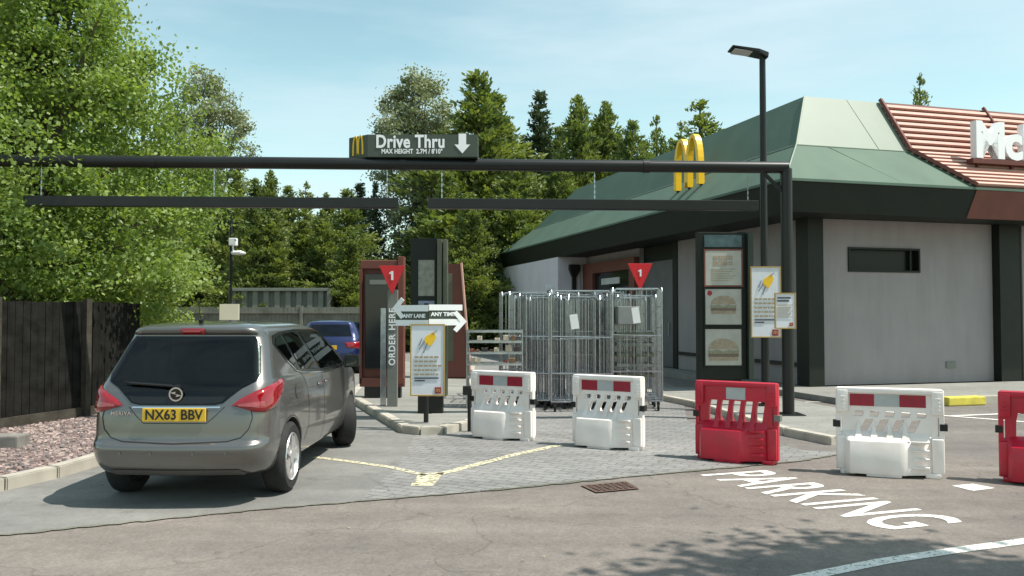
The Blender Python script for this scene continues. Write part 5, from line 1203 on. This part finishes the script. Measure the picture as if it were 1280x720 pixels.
# conifers: masters then copies
cv = [conifer('conifer_tree', 'x', 10, 3.3, 420, M_con, 31, .20, .42, .9), conifer('conifer_tree', 'x', 10, 2.7, 420, M_con, 32, .19, .62, .85), conifer('conifer_tree', 'x', 10, 1.9, 380, M_cond, 33, .18, .35, .85), conifer('conifer_tree', 'x', 10, 2.6, 230, M_con, 34, .18, .45, 1.0)]
spots = [ # px of top, py of top, distance, variant, width factor, label
 (598, 90, 40, 0, 1.25, 'tall broad conifer with the highest tip just right of the height sign'),
 (622, 118, 42, 0, .9, 'conifer tucked against the right side of the tallest broad conifer'),
 (674, 112, 43, 2, .95, 'narrow dark spire conifer between the tallest and the yellowish group'),
 (722, 118, 41, 1, 1.0, 'yellowish conifer, left tip of the group left of the yellow arches'),
 (756, 126, 42, 1, 1.0, 'yellowish conifer, right tip of the group left of the yellow arches'),
 (790, 150, 40, 0, .85, 'lower conifer between the yellowish group and the thin one'),
 (820, 143, 46, 3, .8, 'thin see-through conifer just left of the yellow arches'),
 (874, 124, 48, 3, 1.5, 'sparse wide conifer rising directly above the yellow arches'),
 (850, 150, 50, 3, .9, 'thin conifer close behind the left side of the yellow arches'),
 (1148, 91, 60, 3, .7, 'lone conifer tip above the green roof beside the red slats'),
 (255, 228, 38, 0, .9, 'conifer behind the right fringe of the large bright green tree'),
 (298, 214, 37, 0, .9, 'conifer rising behind the thin security camera mast'),
 (340, 212, 39, 1, .9, 'conifer above the middle of the steel container'),
 (384, 226, 37, 3, 1.1, 'open conifer above the right end of the steel container'),
 (436, 236, 36, 0, 1.1, 'broad conifer directly above the order display on the island'),
 (470, 226, 42, 2, .7, 'small dark conifer tip just left of the grey green poplar'),
 (405, 262, 35, 1, 1.2, 'low bushy conifer filling the gap right of the steel container'),
 (318, 250, 34.5, 1, 1.2, 'low conifer directly behind the steel container'),
 (560, 215, 37, 0, 1.1, 'mid height conifer below the tall broad one behind the tall menu board'),
 (648, 190, 37, 0, 1.1, 'mid height conifer below the dark spire one'),
 (700, 200, 38, 0, 1.1, 'mid height conifer below the yellowish group'),
 (205, 262, 36, 1, 1.2, 'low conifer behind the lighter green broadleaf tree'),
 (655, 168, 46, 1, 1.0, 'back row conifer just left of the dark spire one'),
 (697, 158, 47, 0, .9, 'back row conifer between the dark spire and the yellowish group'),
 (738, 160, 48, 0, 1.0, 'back row conifer between the two yellowish tips'),
 (773, 168, 47, 1, 1.0, 'back row conifer right of the yellowish group'),
 (806, 176, 50, 0, .9, 'back row conifer left of the thin see-through one'),
 (838, 172, 52, 1, .9, 'back row conifer just left of the yellow arches'),
 (868, 168, 54, 0, .9, 'back row conifer hidden mostly by the yellow arches'),
 (632, 165, 45, 0, .9, 'back row conifer filling the gap right of the tallest one'),
 (275, 232, 44, 0, 1.0, 'second row conifer left of the thin security camera mast'),
 (322, 222, 46, 1, 1.1, 'second row conifer above the left end of the steel container'),
 (362, 232, 45, 0, 1.0, 'second row conifer above the middle right of the steel container'),
 (410, 240, 46, 1, 1.0, 'second row conifer above the gap left of the order display'),
 (452, 228, 45, 2, 1.3, 'dark second row conifer between the order display and the poplar'),
 (345, 262, 34.8, 1, 1.3, 'low conifer just behind the right half of the steel container'),
 (380, 275, 36, 0, 1.3, 'low broad conifer right behind the container corner'),
 (440, 282, 34, 1, 1.3, 'low bushy conifer behind the order display at the fence'),
 (590, 240, 35, 1, 1.2, 'low bushy conifer right of the tall menu board'),
 (625, 250, 38, 0, 1.0, 'low conifer just left of the end of the roof'),
 (745, 215, 43, 0, 1.2, 'mid height conifer just above the left roof slope')]
used = set()
for i, (px_, py_, Y, v, wf, lab) in enumerate(spots):
    h_ = P(px_, py_, Y).z; s_ = h_/10; ws = s_*wf*1.22; loc = treeloc(px_, Y)
    if v not in used:
        t = cv[v]; used.add(v); t.location = loc; t['label'] = lab; t.scale = (ws, ws, s_)
    else: copy_thing(cv[v], loc, random.uniform(0, 6), lab, (ws, ws, s_))
# low dark hedge belt behind the conifers: reads as one mass
g = np.random.default_rng(77); n = 26000
C_ = np.stack([g.uniform(-26, 12, n), g.normal(47.5, .9, n), g.uniform(0, 1, n)**.8*4.6], 1); C_[:,2] *= (.75+.25*np.sin(C_[:,0]*1.3)+.1*np.sin(C_[:,0]*3.1))
D_ = g.normal(0, 1, (n,3)); N_ = g.normal(0, .7, (n,3)); N_[:,2] += .8; ln = g.uniform(.3, .55, n)
o = rhombs('far_hedge', C_, D_, N_, ln, ln*.5, M_cond, None); stuff(o, 'dark mass of undergrowth behind the conifer belt', 'undergrowth')
# shade tree standing outside the frame at the right, its shadow falls on the tarmac
broad('broadleaf_tree', 'tree outside the picture casting the leafy shadow on the foreground tarmac', (6.0, 2.2, 0), 8.8, [(5.4,1.6),(6.4,2.5),(7.6,2.3),(8.8,.8)], 420, 170, .13, M_leaf, 41, 5.5, .30)
# small leaf litter by the grate etc.
g = np.random.default_rng(5); n = 160
P_ = np.stack([g.uniform(-4.2, 5, n), g.uniform(4.6, 13, n), np.full(n, .012)], 1)
o = rhombs('leaf_litter', P_, np.stack([g.normal(0,1,n), g.normal(0,1,n), g.normal(0,.1,n)],1), np.tile([0,0,1.0],(n,1)), g.uniform(.012,.03,n), g.uniform(.008,.018,n), mat('dry_leaf', (.30,.24,.15), .8), None)
stuff(o, 'scattered bits of dry leaf and grit on the tarmac', 'leaf litter')
